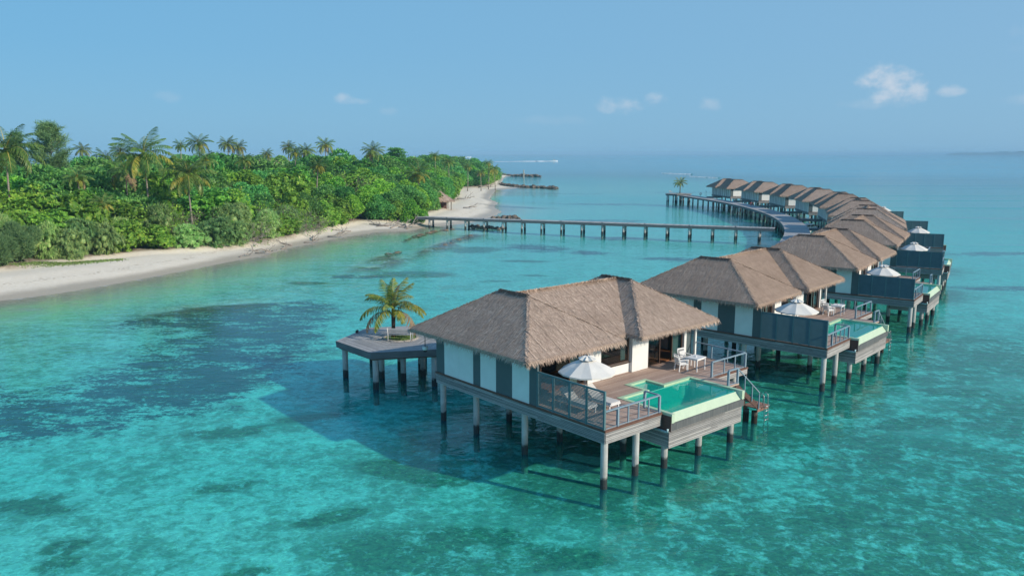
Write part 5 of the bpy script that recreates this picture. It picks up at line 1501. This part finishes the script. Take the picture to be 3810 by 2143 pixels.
rocks([(-19,141),(-17.1,149.5),(-14.8,157),(-12,160)], 26, 2.0, .3, .9, -.16, 'flat brown reef rock at the waterline beside the jetty', 'flat reef rocks in the shallows', RF, 'reef_rock', .1)
rocks([(-19.2,119.5),(-17.6,121.0)], 9, 1.6, .3, .8, -.16, 'low brown reef rock breaking the surface of the lagoon', 'reef rocks in the lagoon', RF, 'reef_rock', .1)
rocks([(-12.2,128),(-9.6,140),(-7.2,149)], 20, 2.0, .3, .8, -.20, 'low brown reef rock breaking the surface in a line towards the jetty', 'line of reef rocks', RF, 'reef_rock', .1)
# marker post by the groyne
mp = MB(); mp.tube([(0,0,-2),(0,0,5.0)], .35, 10); tag(mp.build('marker_post', M['stone'], None, loc=(7.2,495,0)), 'pale upright marker post in the water before the farther groyne', 'post')

# driftwood along the cut bank
def drift(seed, L):
    rng = random.Random(seed); mb = MB()
    def br(p, d, l, w, lev):
        q = p + d*l*.5 + Vector((0,0,rng.uniform(-.05,.12)))*l; e = p + d*l
        mb.tube([p, q, e], [w, w*.8, w*.45], 6)
        if lev:
            for _ in range(3): br(p.lerp(e, rng.uniform(.3,.95)), (d + Vector((rng.uniform(-1,1),rng.uniform(-1,1),rng.uniform(-.1,.6)))).normalized(), l*rng.uniform(.35,.6), w*.5, lev-1)
    br(Vector((0,0,.12)), Vector((1,0,.05)), L, .11, 2); return mb.mesh('driftwood', M['drift'], True)
DW = [drift(s, 2.6) for s in (1,2,3,4)]
k = 0
for (x, y, a, s) in ((-38.5,118.5,20,1.0),(-37.0,121.5,200,1.1),(-36.4,125.0,80,.9),(-36.0,129.5,150,1.2),(-35.0,133.5,40,1.0),(-34.4,137.0,100,1.2),(-33.0,142.0,10,1.1),(-32.2,147.0,70,1.2),(-30.5,150.8,190,1.1),(-39.5,114.5,60,.8),(-27.0,158.5,20,1.4),(-24.6,158.8,160,1.7),(-22.5,158.2,45,1.7),(-20.8,158.2,110,1.6),(-24.0,157.4,70,1.3),(-12.5,205,30,1.5),(-16.5,240,10,1.6),(-14.0,330,0,2.2)):
    g = float(ground_height(np.array([x]), np.array([y]))[0][0])
    o = link('driftwood', DW[k % 4], None, (x, y, g+.02), R(a)); o.scale = (s,)*3; k += 1
    tag(o, 'grey branching driftwood, %s piece along the shore from the long beach' % nth(k-1), 'driftwood', 'driftwood along the shore')

# thatched hut behind the second beach and a roof deep in the trees
def hut(x, y, z, w, d, hw, hr, rz, label, posts=True):
    h = empty('thatched_hut', (x, y, z), rz); rng = np.random.default_rng(3)
    e = [(-w,-d,hw),(w,-d,hw),(w,d,hw),(-w,d,hw)]; A, B = (-w+d,0,hr), (w-d,0,hr)
    if w <= d: A = B = (0,0,hr)
    tr_ = [(e[0],e[1],B),(e[0],B,A),(e[1],e[2],B),(e[2],e[3],A),(e[2],A,B),(e[3],e[0],A)]
    vs = []; bs = []
    for q in tr_:
        a, b, c = (np.array(v, float) for v in q); n = np.cross(b-a, c-a); ar = np.linalg.norm(n)/2
        if ar < .01: continue
        n /= np.linalg.norm(n); n = n if n[2] > 0 else -n
        dn = np.array([n[0]*n[2], n[1]*n[2], -(n[0]**2+n[1]**2)]); dn /= np.linalg.norm(dn)
        vs.append(strands((a,b,c), int(ar*40), dn, n, rng, .4, .8, .05)); bs.append(np.stack([a,b,c]))
    for i in range(4):
        p, q = e[i], e[(i+1) % 4]; o_ = np.array([p[0]+q[0], p[1]+q[1], 0.0]); vs.append(fringe(p, q, o_/np.linalg.norm(o_), 120, rng, wid=.05))
    bs = np.concatenate(bs); vs = np.concatenate(vs)
    link('roof', np_mesh('roof', np.concatenate([bs, vs]), 3, [M['straw'], M['thatchbase']], np.concatenate([np.ones(len(bs)//3), np.zeros(len(vs)//3)]).astype(int)), h)
    for sx in (-1,1):
        for sy in (-1,1): MB().tube([(sx*(w-.8),sy*(d-.8),-.1),(sx*(w-.8),sy*(d-.8),hw+.3)], .12, 8).build('post', M['bark'], h)
    MB().box(-w+1.2,w-1.2,d-1.4,d-1.2,0,hw+.2).build('wall', M['brownbox'], h)
    tag(h, label, 'hut'); return h
hut(-18.6, 199, 1.1, 3.9, 3.0, 2.3, 4.6, R(15), 'low thatched beach hut half hidden in the trees behind the jetty')
hut(-61.0, 200, 2.0, 6.0, 4.0, 8.6, 11.3, R(10), 'pale pinkish thatched roof showing between the trees deep in the island')

# boats
def motorboat(name, L, Wd, Hh, label, loc, rz, grp=None):
    b = empty(name, loc, rz); h = MB(); n = 9; vs = []
    for i in range(n):
        u = i/(n-1); x = -L/2 + L*u; w = Wd/2*(1 - max(0,(u-.45)/.55)**2.2); zt = Hh*(.62 + .38*u*u)
        vs += [(x, -w, zt), (x, -w*.72, -.15*Hh), (x, w*.72, -.15*Hh), (x, w, zt)]
    fs = [(i*4+j, (i+1)*4+j, (i+1)*4+j+1, i*4+j+1) for i in range(n-1) for j in range(3)] + [(0,1,2,3)] + [(i*4+3, (i+1)*4+3, (i+1)*4, i*4) for i in range(n-1)]
    h.add(vs, fs); h.build('hull', M['boatwhite'], b)
    c = MB(); c.box(-L*.22,L*.14,-Wd*.30,Wd*.30,Hh*.66,Hh*1.15); c.build('cabin', M['boatwhite'], b)
    MB().box(-L*.26,L*.10,-Wd*.34,Wd*.34,Hh*1.5,Hh*1.56).build('canopy', M['boatwhite'], b)
    w_ = MB(); w_.add([(L*.14,-Wd*.28,Hh*.75),(L*.14,Wd*.28,Hh*.75),(L*.08,Wd*.28,Hh*1.48),(L*.08,-Wd*.28,Hh*1.48),(-L*.2,-Wd*.28,Hh*1.152),(L*.1,-Wd*.28,Hh*1.152),(L*.1,-Wd*.28,Hh*1.48),(-L*.2,-Wd*.28,Hh*1.48)], [(0,1,2,3),(4,5,6,7)])
    w_.build('windscreen', M['lampblack'], b)
    for sx in (-.22,.06):
        for sy in (-.3,.3): MB().bar((L*sx,Wd*sy,Hh*1.1),(L*sx,Wd*sy,Hh*1.5),.06*L/8).build('pillar', M['boatwhite'], b)
    tag(b, label, 'boat', grp); return b
motorboat('speedboat', 12, 3.4, 2.1, 'white speedboat with trailing wake crossing the sea on the horizon side', (79.4,1505,0), R(4))
motorboat('ferry_boat', 48, 12, 9, 'tiny white boat beside the far low island on the left horizon', (-2330,11600,0), R(5))
motorboat('ferry_boat', 22, 5, 3.2, 'tiny white boat far off above the end of the island', (-152,2790,0), R(8))
motorboat('moored_boat', 6.5, 2.3, 1.15, 'white boat moored under the walkway bend behind the thatched roofs', (56.6,151.3,0), R(50))
m, t = newmat('foam'); p = t.pos(); n_ = t.noise(t.scalevec(p, (.06,.3,1)), 1.0, 4)
b_ = t.bsdf((.8,.82,.83), .8); tr = t.new('ShaderNodeBsdfTransparent'); mx = t.new('ShaderNodeMixShader'); t.put(mx.inputs[0], t.mapr(n_, .30, .52)); t.l.new(tr.outputs[0], mx.inputs[1]); t.l.new(b_, mx.inputs[2]); t.surf(mx.outputs[0]); M['foam'] = m
def wake(pts, w0, w1, label, h0=1.2, h1=.3):
    """ridge of churned foam and spray"""
    P = [Vector((*p, .0)) for p in pts]; mb = MB(); vs = []
    n = len(P)
    for i, p in enumerate(P):
        d = (P[min(i+1,n-1)]-P[max(i-1,0)]).normalized(); nn = Vector((-d.y,d.x,0)); k = i/(n-1); w = w0 + (w1-w0)*k
        h = (h0 + (h1-h0)*k)*rr.uniform(.7,1.2)
        vs += [p-nn*w + Vector((0,0,.03)), p-nn*w*.4+Vector((0,0,h)), p+nn*w*.4+Vector((0,0,h*.9)), p+nn*w+Vector((0,0,.03))]
    mb.add(vs, [(4*i+j,4*i+j+1,4*i+j+5,4*i+j+4) for i in range(n-1) for j in range(3)])
    tag(mb.build('wake', M['foam'], smooth=True), label, 'wake', kind='stuff')
wake([(73.5-6*k,1504.5-.14*k*k-1.2*k) for k in range(19)], 2.5, 8.0, 'white foam wake behind the speedboat', 1.1, .35)
wake([(114+1.6*k,611-3*k) for k in range(11)], .8, 1.6, 'thin line of white foam on the water beyond the far platform', .25, .35)
wake([(117+1.0*k,529-3.6*k) for k in range(11)], .7, 1.4, 'second thin line of white foam beyond the far platform', .2, .3)
# surf lines where the small beach meets the water
def low_island(name, x, y, L, Dp, hgt, label, seed):
    rng = np.random.default_rng(seed); n = 160
    xs_ = np.linspace(-L/2, L/2, n); env = np.sqrt(np.clip(1-(np.abs(xs_)/(L/2))**6, 0, 1)); hh_ = hgt*env*(.55 + .45*np.abs(vnoise(xs_, xs_*0+seed, L/38, seed)) + .25*vnoise(xs_, xs_*0, L/110, seed+1))
    vs = []; fs = []
    for i in range(n):
        vs += [(xs_[i], -Dp/2*env[i], -1), (xs_[i], -Dp*.35*env[i], hh_[i]*.85), (xs_[i], 0, hh_[i]), (xs_[i], Dp*.4*env[i], hh_[i]*.8), (xs_[i], Dp/2*env[i], -1)]
    for i in range(n-1):
        for j in range(4): fs.append((i*5+j, (i+1)*5+j, (i+1)*5+j+1, i*5+j+1))
    tag(MB().add(vs, fs).build(name, M['farwood'], None, loc=(x, y, 0)), label, 'island', 'low islands on the horizon', kind='structure')
M['farwood'] = simple('far_woodland', (.05,.095,.06), (.03,.06,.035), .05, .9)
low_island('far_island', 5050, 7800, 1700, 300, 30, 'low hazy wooded island on the right horizon', 3)
low_island('far_island', -2900, 11800, 760, 300, 62, 'low hazy wooded island on the left horizon', 5)
low_island('far_island', -6600, 18000, 1100, 300, 55, 'faint thin island on the left horizon', 6)
# small stands and a lamp on the walkway
def stand(x, y, rz, col, label):
    o = empty('stand', (x, y, 2.17), rz)
    MB().tube([(0,0,0),(0,0,.04)], .2, 10).build('foot', M['stone'], o); MB().tube([(0,0,.04),(0,0,.5)], .035, 8).build('post', M['stone'], o)
    b = MB(); n = 14; R0 = .27; b.tube([(R0*math.cos(2*math.pi*k/n), 0, .68+R0*math.sin(2*math.pi*k/n)) for k in range(n+1)], .09, 8, cap=False)
    b.build('ring', M[col], o, smooth=True); tag(o, label, 'stand', 'small stands on the curved walkway')
M['palered'] = simple('pale_red_paint', (.50,.24,.23), None, 2, .6)
stand(58.4, 195.2, R(20), 'red', 'short red stand at the edge of the curved walkway')
stand(57.2, 243.0, R(10), 'palered', 'short pale red stand where the walkway meets the far platform')
lp = empty('lamp_post', (57.9, 239.0, 2.17)); MB().tube([(0,0,0),(0,0,1.5)], .045, 8).build('pole', M['metal'], lp); MB().tube([(0,0,1.5),(0,0,1.56),(0,0,1.72),(0,0,1.80)], [.08,.16,.16,.06], 10).build('globe', M['boatwhite'], lp, smooth=True)
tag(lp, 'low lamp post with white globe on the walkway near the far platform', 'lamp')
